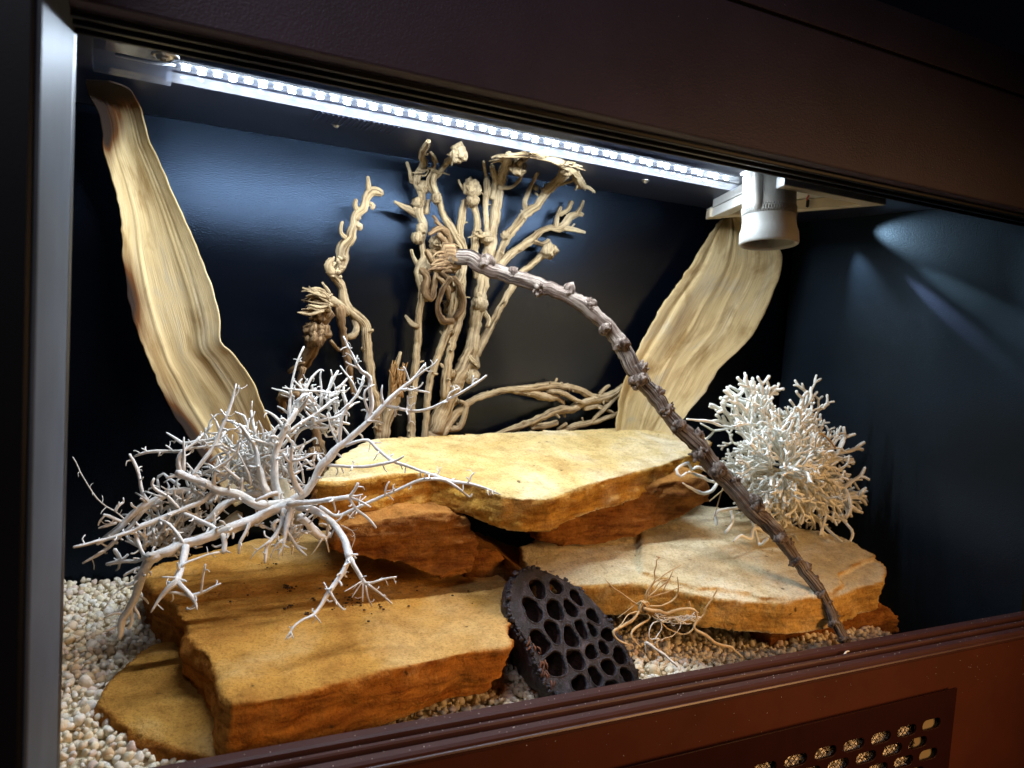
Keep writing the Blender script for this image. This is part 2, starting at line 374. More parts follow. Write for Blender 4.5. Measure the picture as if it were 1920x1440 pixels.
# sill with the double track, lower panel and its lip
prof = [(.004, -.40), (.004, -.2935), (.0025, -.2922), (-.0055, -.2922), (-.0075, -.2935), (-.008, -.300), (-.0135, -.300), (-.014, -.2942), (-.0155, -.2930),
        (-.0185, -.2930), (-.0195, -.2942), (-.020, -.301), (-.026, -.301), (-.0265, -.2945), (-.028, -.2930), (-.0345, -.2930), (-.0365, -.2945), (-.0367, -.2962), (-.0382, -.2968), (-.0388, -.2980), (-.038, -.2992), (-.0366, -.2998), (-.036, -.306), (-.036, -.40)]
sl = Buf(); n = len(prof)
sl.add([(x, y, z) for x in (-.044, 1.5) for (y, z) in prof], [(i, (i + 1) % n, n + (i + 1) % n, n + i) for i in range(n)] + [tuple(range(n))[::-1], tuple(range(n, 2 * n))])
so = sl.obj("front_sill", 'sill_plastic', cab, False)
Buf().box((-.0435, -.0355, -.9), (.405, -.018, -.4005)).obj("lower_panel", 'panel_laminate', cab, False)
sp = Buf().box((-.0435, -.0375, -.72), (.30, -.0362, -.303))
lp = Buf(); vx0, vx1 = .30, at(1789, 1360, -.044)[0][0]
lp.box((-.0435, -.0378, -.9), (1.5, -.0362, -.3015)).obj("lower_panel", 'panel_laminate', cab, False)

# ------------------------------------------------------------------ vent grille in the lower panel
vent = thing("vent_grille", "brown slotted vent plate with wire mesh behind its oblong holes, below the front sill", "vent grille", (.55, YF, -.42))
YV = -.0445
cA = at(1745, 1357, YV)[0]; cB = at(1545, 1411, YV)[0]; pitch = (cA[0] - cB[0]) / 5.0
pitch = (cA[0] - at(1600, 1392, YV)[0][0]) / 3.0; rowp = .0159
def curve_plate(name, outline, holes, thick, m, root=None, bev=0.):
    cu = bpy.data.curves.new(name, 'CURVE'); cu.dimensions = '2D'; cu.fill_mode = 'BOTH'; cu.extrude = thick / 2; cu.bevel_depth = bev; cu.bevel_resolution = 1
    for pl in [outline] + holes:
        s = cu.splines.new('POLY'); s.points.add(len(pl) - 1); s.use_cyclic_u = True
        for q, p in zip(s.points, pl): q.co = (p[0], p[1], 0, 1)
    tmp = bpy.data.objects.new(name + "_tmp", cu); COL.objects.link(tmp); bpy.context.view_layer.update()
    dg = bpy.context.evaluated_depsgraph_get(); me = bpy.data.meshes.new_from_object(tmp.evaluated_get(dg))
    bpy.data.objects.remove(tmp); me.name = name; me.materials.clear()
    return me
def stadium(cx, cy, w, h, k=6):
    pts = []
    for s, a0 in ((1, -90), (-1, 90)):
        for i in range(k + 1):
            a = math.radians(a0 + 180 * i / k); pts.append((cx + s * (w / 2 - h / 2) + h / 2 * math.cos(a), cy + h / 2 * math.sin(a)))
    return pts
zV = at(1793, 1290, YV)[0][2]; holes = []
for r_ in range(5):
    for k in range(12):
        x = cA[0] - pitch * k - (pitch / 2 if r_ % 2 else 0); z = cA[2] - rowp * r_
        holes.append(stadium(x, z, .0285, .0115))
xv1 = at(1793, 1290, YV)[0][0]; xv0 = xv1 - 14.6 * pitch
me = curve_plate("slot_plate", [(xv0, zV - .12), (xv1, zV - .12), (xv1, zV), (xv0, zV)], holes, .0016, None, bev=.0003)
vp = link("slot_plate", me, 'plate_lacquer'); vp.rotation_euler = (math.pi / 2, 0, 0); vp.location = (0, YV, 0); under(vp, vent)
# dark back board with the real opening behind the plate: mesh and pebbles that lie in the drawer behind it
bk = Buf()
bk.box((xv0 + .004, -.0405, zV - .14), (xv1 - .004, -.0388, zV - .105)); 
ms = Buf(); step = .0046; zz0, zz1 = zV - .112, zV - .014
xm1 = cA[0] - .018
k0 = xv0 + .01
for sgn in (1, -1):
    x = k0 - .1
    while x < xm1 + .1:
        a, b_ = (x, zz0), (x + .098, zz1)
        if sgn < 0: a, b_ = (x + .098, zz0), (x, zz1)
        # clip to the opening
        def clip(p, q):
            (x0_, z0_), (x1_, z1_) = p, q
            if x0_ > x1_: (x0_, z0_), (x1_, z1_) = (x1_, z1_), (x0_, z0_)
            if x1_ < k0 or x0_ > xm1: return None
            f = lambda X: z0_ + (z1_ - z0_) * (X - x0_) / (x1_ - x0_)
            A = (max(x0_, k0), f(max(x0_, k0))); B = (min(x1_, xm1), f(min(x1_, xm1))); return A, B
        cl = clip(a, b_)
        if cl:
            (xa, za), (xb, zb_) = cl; yy = -.0418 + .0003 * sgn
            tube(ms, [(xa, yy, za, .00042), (xb, yy, zb_, .00042)], 4, .2, 0)
        x += step * 1.42
mo = ms.obj("mesh_screen", 'mesh_wire', vent)
pb = Buf(); v, f = ico(2)
def pebble(buf, c, s):
    o = Vector(RNG.uniform(0, 90, 3)); q = RNG.normal(0, 1, 4); q /= np.linalg.norm(q)
    from mathutils import Quaternion
    Rm = np.array(Quaternion(q.tolist()).to_matrix()); sc = np.array([1, RNG.uniform(.7, 1), RNG.uniform(.55, .9)]) * s
    i = RNG.integers(len(PEB)); V = (PEB[i] * sc) @ Rm.T + c
    buf.add(V, f, tint=np.full(len(V), RNG.uniform()))
PEB = []
for i in range(14):
    off = Vector(RNG.uniform(0, 90, 3))
    PEB.append(np.array([np.array(p) * (1 + .35 * noise.noise(Vector(p) * 1.3 + off) + .16 * noise.cell(Vector(p) * 1.6 + off)) for p in v]))
x = k0
while x < xm1 - .002:
    z = zz0 + .03
    while z < zz1 + .004:
        pebble(pb, (x + RNG.normal(0, .0007), -.0380 + RNG.uniform(-.0005, .0008), z + RNG.normal(0, .0007)), RNG.uniform(.0028, .0037)); z += .0052
    x += .0052
po = pb.obj("drawer_pebbles", 'drawer_pebble', vent); po['kind'] = 'stuff'
Buf().box((xm1 + .0005, -.0405, zV - .10), (xv1 - .010, -.0392, zV - .012)).obj("wooden_strip", 'slat_wood', vent, False)
for zz in (zV - .006, ):
    Buf().box((xv0 + .05, -.0455, zz - .004), (xv0 + .06, -.0379, zz)).obj("spacer", 'black_plastic', vent, False)
Buf().box((xv1 - .009, -.0450, zV - .09), (xv1 - .004, -.0379, zV - .003)).obj("spacer", 'black_plastic', vent, False)

# ------------------------------------------------------------------ LED strip light on the ceiling
led = thing("led_strip_light", "long clear LED strip light glowing cold white under the cabinet ceiling", "strip light", (.35, .25, ZC))
La = np.array([.014, .161]); Lb = np.array([.597, .175]); dL = (Lb - La) / np.linalg.norm(Lb - La); nL = np.array([-dL[1], dL[0]])
ZL = .185
def lpt(s, off, z): q = La + dL * s + nL * off; return (q[0], q[1], z)
LEN = np.linalg.norm(Lb - La)
tb = Buf(); prof = [(-.011, ZC - .001), (-.011, ZL), (-.0085, ZL - .004), (0, ZL - .0055), (.0085, ZL - .004), (.011, ZL), (.011, ZC - .001)]
def lprism(buf, prof, s0, s1, closed=False):
    n = len(prof); buf.add([lpt(s, o_, z) for s in (s0, s1) for (o_, z) in prof], [(i, i + 1, n + i + 1, n + i) for i in range(n - 1)] + ([(n - 1, 0, n, 2 * n - 1)] if closed else []))
lprism(tb, prof, -.012, LEN); tbo = tb.obj("clear_tube", 'clear_tube', led, False)
ln = Buf(); lprism(ln, [(-.0108, ZL - .001), (-.0084, ZL - .0045), (-.004, ZL - .0062), (-.002, ZL - .0063)], -.010, LEN - .001); ln.obj("lens", 'milky_lens', led, False)
sw = Buf(); lprism(sw, [(-.0113, ZL + .0006), (-.0113, ZC - .0012)], -.010, LEN - .001); sw.obj("side_wall", 'milky_side', led, False)
bd = Buf(); lprism(bd, [(-.008, ZC - .006), (.008, ZC - .006), (.008, ZC - .0045), (-.008, ZC - .0045)], -.006, LEN - .002, True); bd.obj("circuit_board", 'board_blue', led, False)
chip = None; s = .004; i = 0
while s < LEN - .006:
    off = .0020 if i % 2 else -.0016
    if chip is None:
        cb = Buf(); k = 10
        rim = [(0.0029 * math.cos(6.283 * j / k), .00145 * math.sin(6.283 * j / k)) for j in range(k)]
        cb.add([(x * .9, y * .9, -.0010) for x, y in rim] + [(x, y, .0006) for x, y in rim], [tuple(range(k))[::-1]] + [(j, (j + 1) % k, k + (j + 1) % k, k + j) for j in range(k)])
        chip = cb.mesh("led_chip", False); chip.materials.append(MATS['led_light']); chip.materials.append(MATS['led_dome']); chip.polygons.foreach_set('material_index', [0] + [1] * k)
    o = bpy.data.objects.new("led_chip", chip); COL.objects.link(o)
    p = lpt(s, off, ZC - .0078); o.location = p; o.rotation_euler = (math.radians(3), 0, math.atan2(dL[1], dL[0])); bpy.context.view_layer
    under(o, led); s += .0118; i += 1
cp = Buf(); lprism(cp, [(-.013, ZC - .002), (-.013, ZL - .003), (-.010, ZL - .0065), (.010, ZL - .0065), (.013, ZL - .003), (.013, ZC - .002), (-.013, ZC - .002)], -.060, -.006)
cp.add([lpt(-.06, a, z) for a, z in ((-.013, ZC - .002), (-.013, ZL - .003), (-.010, ZL - .0065), (.010, ZL - .0065), (.013, ZL - .003), (.013, ZC - .002))], [tuple(range(6))])
cp.obj("end_cap", 'cap_plastic', led, False)
lw = Buf(); tube(lw, [(*lpt(-.045, .001, ZC - .007), .0016), (*lpt(-.02, -.001, ZC - .008), .0014), (*lpt(-.004, 0, ZC - .006), .0012)], 8, .003, .02); lw.obj("lead_wire", 'white_plastic', led)
def lathe(buf, prof, c, seg=40, axis=None, jit=0.):
    n = len(prof); V = []; F = []
    for j in range(seg):
        a = 2 * math.pi * j / seg
        for r_, z in prof: V.append((r_ * math.cos(a), r_ * math.sin(a), z))
    V = np.array(V)
    if axis is not None:
        q = np.array(Vector((0, 0, 1)).rotation_difference(Vector(axis)).to_matrix()); V = V @ q.T
    for j in range(seg):
        k = (j + 1) % seg
        for i in range(n - 1): F.append((j * n + i, k * n + i, k * n + i + 1, j * n + i + 1))
    buf.add(V + np.asarray(c), F)
def screw(loc, r_, root, name="screw"):
    b = Buf(); lathe(b, [(r_ * 1.5, 0), (r_ * 1.5, -.0008), (r_ * 1.15, -.0011), (r_, -.0012), (r_ * .92, -.0026), (r_ * .6, -.0036), (.0, -.0039)], loc, 24)
    o = b.obj(name, 'steel', root)
    c = Buf(); x, y, z = loc; c.box((x - r_ * .55, y - r_ * .1, z - .0042), (x + r_ * .55, y + r_ * .1, z - .0036)); c.box((x - r_ * .1, y - r_ * .55, z - .00421), (x + r_ * .1, y + r_ * .55, z - .0037))
    q = c.obj("cross_slot", 'black_plastic', None, False); q.parent = o; q.matrix_parent_inverse = o.matrix_world.inverted(); bpy.context.view_layer.update(); q.matrix_parent_inverse = o.matrix_world.inverted()
    return o
w = onp(310, 104, ZL - .004); screw((w[0], w[1], ZL - .004), .0062, led)
# small fittings screwed to the ceiling behind the strip
for px, py in ((630, 232), (1210, 338)):
    w = onp(px, py, ZC); o = screw((w[0], w[1], ZC), .0035, cab)
w = onp(650, 226, ZC); pm = Buf(); pm.box((w[0] - .03, w[1] - .022, ZC - .002), (w[0] + .05, w[1] + .016, ZC - .0005))
for k in range(16): pm.box((w[0] - .028 + k * .005, w[1] - .02, ZC - .0028), (w[0] - .0265 + k * .005, w[1] + .014, ZC - .0021))
pm.obj("ceiling_vent_plate", 'ceiling_laminate', cab, False)

# added spots close to the far end wall cast its fan of rays
def wall_pt(px, py, off=0.):
    p0 = np.array([xr + .045, .005, 0]); e_ = np.array([-.045, YB - .007, 0]); n_ = np.array([e_[1], -e_[0], 0]); n_ /= np.linalg.norm(n_); r_ = ray(px, py); o_ = np.array([0, -D, 0])
    return o_ + r_ * (((p0 - o_) @ n_) / (r_ @ n_)) - n_ * off
for px, py, ang, pw, colr, bl in ((1880, 470, 42, 4.6, (.62, .84, 1), 1.0), (1800, 610, 7, 13.0, (.55, .62, 1), .9), (1650, 650, 40, 2.4, (.62, .80, 1), 1.0), (1920, 620, 10, 9.0, (.6, .85, 1), 1.0)):
    l = bpy.data.lights.new("added_wall_ray_spot", 'SPOT'); l.energy = pw; l.color = colr; l.spot_size = math.radians(ang); l.spot_blend = bl; l.shadow_soft_size = .003
    o = bpy.data.objects.new("added_wall_ray_spot", l); COL.objects.link(o); a_ = wall_pt(1592, 425, .022); o.location = a_
    o.rotation_euler = (Vector(wall_pt(px, py, -.004)) - Vector(a_)).to_track_quat('-Z', 'Y').to_euler()

# ------------------------------------------------------------------ lamp socket and its bracket
SY = .135
sc_c, t_ = at(1436, 395, SY); rim_z = at(1433, 462, SY)[0][2]; rs = 53.5 * t_
HT = min(rim_z + .081, ZC - .006)
sock = thing("lamp_socket", "empty white ceramic lamp socket hanging at the right end of the light strip", "lamp socket", (sc_c[0], SY, ZC))
sb = Buf(); rb = 48 * t_
zk = rim_z + .018
lathe(sb, [(rb * .80, HT), (rb * .98, HT), (rb, HT - .002), (rb, zk + .009), (rb * 1.015, zk + .004), (rb * 1.04, zk + .0), (rs * .985, zk - .005), (rs, rim_z + .003), (rs * .985, rim_z + .0008), (rs * .95, rim_z), (rs * .89, rim_z + .0005), (rs * .86, rim_z + .003), (rs * .84, rim_z + .02), (rs * .80, rim_z + .06), (0, rim_z + .06)], (sc_c[0], SY, 0), 56)
sb.obj("socket_body", 'ceramic', sock)
kn = Buf()
for j in range(64):
    a = 2 * math.pi * j / 64
    for sg in (1, -1):
        q = [(sc_c[0] + (rb + .0003) * math.cos(a + sg * k_ * .05), SY + (rb + .0003) * math.sin(a + sg * k_ * .05), zk + .014 + (k_ + 1) * .0045, .0006) for k_ in (-1, 1)]
        tube(kn, q, 4, .02, 0)
kn.obj("knurled_band", 'ceramic', sock)
rbv = Buf(); a = math.radians(200)
lathe(rbv, [(0, HT - .002), (.005, HT - .002), (.006, HT - .008), (.006, zk + .022), (.004, zk + .016), (0, zk + .015)], (sc_c[0] + (rb - .002) * math.cos(a), SY + (rb - .002) * math.sin(a), 0), 16)
rbv.obj("cable_rib", 'ceramic', sock)
br = Buf(); x, y = sc_c[0], SY
br.box((x - .025, y - .02, HT + .0004), (x + .026, y + .02, ZC - .001)); bo = bevel(br.obj("mount_bracket", 'white_plastic', sock, False), .003, 3)
ck = Buf(); lathe(ck, [(0, -.010), (.004, -.010), (.0055, -.007), (.0055, .007), (.004, .010), (0, .010)], (x - .030, y - .005, HT + .004), 20, (1, 0, .15)); ck.obj("cable_clamp", 'white_plastic', sock)
bs = Buf(); lathe(bs, [(0, -.010), (.006, -.010), (.007, -.007), (.007, .006), (0, .008)], (x + rb * .95 + .006, y - .012, HT - .002), 16, (.9, -.3, 0)); bs.obj("side_screw", 'steel', sock)

sock.rotation_euler = (math.radians(-6), 0, math.radians(0))
# ------------------------------------------------------------------ framed white fixture under the ceiling, right of the socket
fx = thing("ceiling_fixture", "white framed fixture with a short red wire fixed to the ceiling beside the lamp socket", "light fixture", (.77, .2, ZC))
FR = onp(1661, 385, .172); BK = onp(1323, 412, .172); FL = np.array([.59, FR[1], .172])
def rail(name, a, b_, w, z0, z1, m):
    a = np.array(a[:2]); b_ = np.array(b_[:2]); d_ = (b_ - a) / np.linalg.norm(b_ - a); n_ = np.array([-d_[1], d_[0]]) * w
    q = [a, b_, b_ + n_ - d_ * abs(w), a + n_ + d_ * abs(w)]
    bb = Buf(); bb.add([(*p, z0) for p in q] + [(*p, z1) for p in q], [(3, 2, 1, 0), (4, 5, 6, 7), (0, 1, 5, 4), (1, 2, 6, 5), (2, 3, 7, 6), (3, 0, 4, 7)])
    bm = bmesh.new(); me_ = bb.mesh(name, False); bm.from_mesh(me_); bmesh.ops.recalc_face_normals(bm, faces=bm.faces); bm.to_mesh(me_); bm.free()
    return bevel(under(link(name, me_, m), fx), .0012)
rail("frame_rail", FL, FR, .016, .172, .1845, 'cream_frame'); rail("frame_rail", FR, BK, .016, .1721, .1844, 'cream_frame'); rail("frame_rail", BK, FL, .016, .1722, .1843, 'white_plastic')
ins = .006
rail("frame_step", FL + np.array([ins, ins, 0]), FR + np.array([-ins, ins, 0]), .012, .1847, ZC - .0005, 'cream_frame')
rail("frame_step", BK + np.array([0, -.012, 0]), FL + np.array([.006, .012, 0]), .012, .1846, ZC - .0006, 'white_plastic')
tp = Buf(); tp.add([(*FL[:2], .1852), (*FR[:2], .1852), (*BK[:2], .1852), (*FL[:2], .1862), (*FR[:2], .1862), (*BK[:2], .1862)], [(2, 1, 0), (3, 4, 5), (0, 1, 4, 3), (1, 2, 5, 4), (2, 0, 3, 5)])
tp.obj("inner_plate", 'white_plastic', fx, False)
w = onp(1515, 372, .184); rw = Buf(); tube(rw, [(w[0] - .012, w[1] - .012, .1838, .0008), (w[0] - .004, w[1] - .002, .1828, .0008), (w[0], w[1], .1808, .0008)], 8, .003, 0); rw.obj("red_wire", 'red_wire', fx)
rw = Buf(); tube(rw, [(w[0], w[1], .182, .0019), (w[0], w[1], .174, .0019)], 10, .003, 0); rw.obj("wire_tip", 'black_plastic', fx)

# ------------------------------------------------------------------ gravel bed
def gz(x, y): return -.322 + (.028 + .06 * max(0, min(1, (.14 - x) * 10))) * y - .014 * max(0, min(1, (x - .18) * 12, (.66 - x) * 12)) + .003 * math.sin(x * 23) * math.cos(y * 19) + .005 * max(0, min(1, (.02 - x) * 12)) - .13 * max(0, min(1, (x - .77) / .10)) ** 1.5
bed = Buf(); nx, ny = 90, 40
V = []
for j in range(ny):
    for i in range(nx):
        x = X0 + .003 + (xr - X0 - .008) * i / (nx - 1); y = .0055 + (YB - .009) * j / (ny - 1); V.append((x, y, gz(x, y) - .004))
bed.add(V, [(j * nx + i, j * nx + i + 1, (j + 1) * nx + i + 1, (j + 1) * nx + i) for j in range(ny - 1) for i in range(nx - 1)], tint=np.full(len(V), .3))
bo = bed.obj("gravel_ground", 'pebble_stone'); tag(bo, "cream gravel bed on the terrarium floor", kind='structure')
gp = Buf(); v, f = ico(2)
def zone(x0, x1, y0, y1, sp, s0, s1):
    y = y0
    while y < y1:
        x = x0
        while x < x1:
            pebble(gp, (x + RNG.normal(0, sp * .25), min(YB - .004, max(.0075, y + RNG.normal(0, sp * .25))), gz(x, y) + RNG.uniform(-.002, .003)), RNG.uniform(s0, s1) * RNG.choice([.62, .75, .85, .9, 1, 1.25])); x += sp
        y += sp
zone(X0 + .004, .11, .012, YB - .004, .0055, .0029, .0046)
zone(.11, .36, .012, .09, .0058, .0029, .0044); zone(.20, .36, .09, .18, .0060, .0029, .0044)
zone(.36, .64, .012, .24, .0055, .0028, .0042)
zone(.64, xr - .006, .012, .16, .0058, .0029, .0044); zone(.76, xr - .006, .16, .30, .0062, .003, .0044)
go = gp.obj("gravel", 'pebble_stone'); tag(go, "cream and pale yellow gravel pebbles covering the terrarium floor", kind='stuff')

# ------------------------------------------------------------------ rocks
def prism(bm, top, bot):
    vt = [bm.verts.new(p) for p in top]; vb = [bm.verts.new(p) for p in bot]; n = len(vt)
    bm.faces.new(vt); bm.faces.new(vb[::-1])
    for i in range(n): bm.faces.new((vt[i], vb[i], vb[(i + 1) % n], vt[(i + 1) % n]))
def rock(name, label, layers, m, vox=.0026, a_side=(.006, .003, .0012), a_top=(.0022, .0007), seed=0, cat="rock"):
    bm = bmesh.new()
    for top, bot in layers: 
        b2 = bmesh.new(); prism(b2, top, bot); bmesh.ops.recalc_face_normals(b2, faces=b2.faces)
        t_me = bpy.data.meshes.new("t"); b2.to_mesh(t_me); b2.free(); bm.from_mesh(t_me); bpy.data.meshes.remove(t_me)
    me = bpy.data.meshes.new(name); bm.to_mesh(me); bm.free()
    o = bpy.data.objects.new(name, me); COL.objects.link(o); rm = o.modifiers.new("r", 'REMESH'); rm.mode = 'VOXEL'; rm.voxel_size = vox
    bpy.context.view_layer.update(); m2 = bpy.data.meshes.new_from_object(o.evaluated_get(bpy.context.evaluated_depsgraph_get()))
    o.modifiers.clear(); o.data = m2; bpy.data.meshes.remove(me); m2.name = name
    n = len(m2.vertices); co = np.zeros(n * 3); no = np.zeros(n * 3)
    m2.vertices.foreach_get('co', co); m2.vertices.foreach_get('normal', no); co = co.reshape(-1, 3); no = no.reshape(-1, 3)
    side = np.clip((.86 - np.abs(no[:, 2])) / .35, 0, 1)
    off = Vector((seed * 7.3, seed * 3.1, seed * 5.7)); d = np.zeros(n); sd = np.zeros(n)
    for i in range(n):
        p = Vector(co[i]) + off
        if side[i] > .02:
            q = Vector((p.x, p.y, p.z * 2.2))
            vd = noise.voronoi(q * 34)[0]; v2 = noise.voronoi(Vector((p.x, p.y, p.z * 3)) * 90)[0]; ds = a_side[0] * .8 * noise.fractal(q * 16, .9, 2.0, 2) + a_side[0] * .9 * (vd[0] - .45) + a_side[1] * .9 * (v2[0] - .45) + a_side[1] * .6 * noise.fractal(q * 75, .8, 2.0, 3) + a_side[2] * noise.noise(p * 260)
        else: ds = 0
        dt = a_top[0] * noise.fractal(p * 16, 1.0, 2.0, 3) + a_top[1] * noise.fractal(Vector((p.x * 70, p.y * 70, p.z * 200)), .8, 2.0, 3)
        d[i] = side[i] * ds + (1 - side[i]) * dt
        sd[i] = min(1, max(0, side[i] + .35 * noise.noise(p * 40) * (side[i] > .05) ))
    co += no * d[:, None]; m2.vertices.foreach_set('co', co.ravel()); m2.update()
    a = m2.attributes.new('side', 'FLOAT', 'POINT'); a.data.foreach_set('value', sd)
    m2.polygons.foreach_set('use_smooth', [True] * len(m2.polygons)); m2.materials.append(MATS[m])
    # origin at the base centre
    c = co.mean(0); c[2] = co[:, 2].min(); m2.transform(Matrix.Translation(-Vector(c))); o.location = c
    tag(o, label, cat); return o
def top_poly(pts, pl): return [onp(x, y, *pl) for x, y in pts]
def drop(poly, t, grow=0., shift=(0, 0)):
    P = np.array(poly); c = P.mean(0); Q = P + (P - c) * grow; Q[:, 2] = P[:, 2] - t; Q[:, 0] += shift[0]; Q[:, 1] += shift[1]; return Q.tolist()
def face_prism(pts, Y, depth, rise=0., taper=.08):
    Fp = [np.array(at(x, y, Y)[0]) for x, y in pts]; c = np.mean(Fp, 0)
    B = [c + (p - c) * (1 - taper) + np.array([0, depth, rise]) for p in Fp]; return ([list(p) for p in Fp], [list(p) for p in B])

big = top_poly([(265, 1075), (300, 1055), (380, 1035), (500, 1006), (640, 990), (800, 1010), (920, 1060), (957, 1098), (940, 1125), (952, 1165), (957, 1212), (880, 1223), (770, 1245), (680, 1268), (580, 1293), (480, 1318), (436, 1322), (412, 1305), (405, 1262), (385, 1228), (352, 1195), (345, 1160), (322, 1132), (290, 1112)], P_BIG)
bb = drop(big, .046, -.01)
for i in (11, 10, 9): bb[i][0] -= .012; bb[i][1] += .012
rock("sandstone_slab", "largest ochre sandstone slab lying flat at the front left under the white branch", [(big, bb)], 'ochre_sandstone', seed=1)
sm = top_poly([(178, 1318), (215, 1268), (285, 1205), (420, 1190), (520, 1300), (520, 1400), (440, 1424), (410, 1418), (330, 1400), (255, 1375), (205, 1330)], P_SMALL)
rock("sandstone_slab", "small flat ochre slab on the gravel sticking out under the front left corner of the largest slab", [(sm, drop(sm, .024, .02, (-.002, -.004)))], 'ochre_sandstone', seed=2)
bri = top_poly([(598, 902), (606, 884), (640, 852), (688, 824), (760, 818), (940, 811), (1120, 803), (1290, 805), (1322, 812), (1330, 832), (1304, 850), (1240, 872), (1165, 892), (1100, 908), (1060, 924), (1030, 936), (985, 936), (940, 930), (880, 905), (810, 886), (740, 888), (680, 898), (630, 905)], P_BRIDGE)
brb = drop(bri, .033, -.005)
for i in (0, 21, 20, 22): brb[i][2] -= .010
rock("sandstone_slab", "yellow sandstone slab laid across the others like a bridge in the middle", [(bri, brb)], 'yellow_sandstone', seed=3)
r1 = top_poly([(1203, 1070), (1250, 1084), (1300, 1098), (1345, 1102), (1400, 1108), (1430, 1119), (1510, 1123), (1562, 1110), (1580, 1092), (1570, 1074), (1618, 1048), (1642, 1042), (1600, 1015), (1570, 1002), (1500, 988), (1400, 960), (1300, 943), (1200, 985)], P_RIGHT)
r2 = top_poly([(975, 1016), (1000, 1004), (1120, 985), (1300, 943), (1500, 988), (1570, 1004), (1642, 1042), (1658, 1060), (1655, 1085), (1610, 1095), (1560, 1118), (1480, 1126), (1400, 1120), (1330, 1112), (1200, 1086), (1090, 1088), (1010, 1085), (978, 1040)], P_RIGHT)
r2 = [[x, y, z - .0045] for x, y, z in r2]
rock("sandstone_slab", "pale layered sandstone slab at the right under the white lichen", [(r1, drop(r1, .018, -.01)), (r2, drop(r2, .034, -.03))], 'pale_sandstone', a_side=(.005, .003, .0014), a_top=(.0015, .0008), seed=4)
kw = face_prism([(632, 992), (700, 976), (760, 966), (852, 962), (878, 976), (893, 1005), (900, 1040), (888, 1066), (868, 1080), (840, 1087), (800, 1078), (755, 1060), (690, 1046), (650, 1042), (622, 1028)], .165, .14, .02)
rock("sandstone_rock", "rounded orange sandstone rock wedged under the left end of the bridge slab", [kw], 'red_sandstone', a_side=(.007, .005, .0018), a_top=(.005, .002), seed=5)
k2 = face_prism([(870, 1040), (905, 1030), (935, 1034), (950, 1055), (957, 1098), (940, 1108), (870, 1098)], .20, .10, .004)
rock("sandstone_rock", "shaded brown rock in the gap just behind the rounded orange rock", [k2], 'red_sandstone', seed=6)
k3 = face_prism([(1010, 985), (1060, 962), (1150, 935), (1250, 905), (1322, 893), (1330, 938), (1290, 965), (1240, 987), (1180, 1008), (1120, 1021), (1050, 1022), (1015, 1010)], .185, .12, .02)
rock("sandstone_rock", "reddish orange wedge of sandstone between the bridge slab and the pale layered slab", [k3], 'red_sandstone', a_side=(.009, .0045, .0016), seed=7)
k4 = face_prism([(1446, 1170), (1520, 1152), (1600, 1132), (1650, 1130), (1680, 1150), (1688, 1180), (1680, 1205), (1620, 1225), (1520, 1245), (1440, 1262)], .075, .12, 0)
rock("sandstone_rock", "dark orange rock on the gravel under the right end of the pale layered slab", [k4], 'red_sandstone', a_side=(.008, .004, .0016), seed=8)
k5 = face_prism([(1000, 1090), (1080, 1115), (1120, 1130), (1120, 1190), (1060, 1240), (1000, 1235)], .13, .16, .01)
rock("sandstone_rock", "deeply shaded rock under the left end of the pale layered slab, behind the seed pod", [k5], 'red_sandstone', seed=9)

# ------------------------------------------------------------------ dried leaves
def leaf(name, label, left, right, Yl, Yr, curl, stain, seed, nrow=90, ncol=56, ridges=()):
    root = thing(name, label, "dried leaf", at(*left[-1], Yl[-1])[0])
    L_ = np.array(spline([(x, y, Y, 0) for (x, y), Y in zip(left, Yl)], 8)); R_ = np.array(spline([(x, y, Y, 0) for (x, y), Y in zip(right, Yr)], 8))
    def res(A):
        d_ = np.concatenate([[0], np.cumsum(np.linalg.norm(np.diff(A[:, :2], axis=0), axis=1))]); s_ = np.linspace(0, d_[-1], nrow)
        return np.stack([np.interp(s_, d_, A[:, k]) for k in range(3)], 1)
    L_, R_ = res(L_), res(R_); V = []; fib = []; stn = []; off = seed * 9.7
    for i in range(nrow):
        vv = i / (nrow - 1)
        jl = 3.0 * noise.noise(Vector((off, i * .45, 0))) + 1.5 * noise.noise(Vector((off, i * 1.7, 3))); jr = 2.0 * noise.noise(Vector((off + 5, i * .4, 0)))
        for j in range(ncol):
            u = j / (ncol - 1); px = L_[i, 0] * (1 - u) + R_[i, 0] * u + jl * max(0, 1 - u * 9) + jr * max(0, 1 - (1 - u) * 9); py = L_[i, 1] * (1 - u) + R_[i, 1] * u; Y = L_[i, 2] * (1 - u) + R_[i, 2] * u
            Y += curl * (1 - (2 * u - 1) ** 2) + .0015 * noise.noise(Vector((u * 6 + off, vv * 3, 1))) + .007 * noise.noise(Vector((u * .8, vv * 2.5 + off, 4)))
            for (u0, w_, h_) in ridges: Y -= h_ * math.exp(-((u - u0 - .025 * math.sin(vv * 4 + u0 * 9)) / w_) ** 2)
            w, _ = at(px, py, Y)
            if w[2] > ZTOP: w = onp(px, py, ZTOP)
            V.append(w); fib.append((u * .11 + off, 0, vv * .55)); stn.append(stain(u, vv))
    F = [(i * ncol + j, i * ncol + j + 1, (i + 1) * ncol + j + 1, (i + 1) * ncol + j) for i in range(nrow - 1) for j in range(ncol - 1)]
    b = Buf(); b.add(V, F, fib=fib, stain=stn); o = b.obj("blade", 'dry_leaf', root)
    sd = o.modifiers.new("thickness", 'SOLIDIFY'); sd.thickness = .0014; sd.offset = 0
    return root
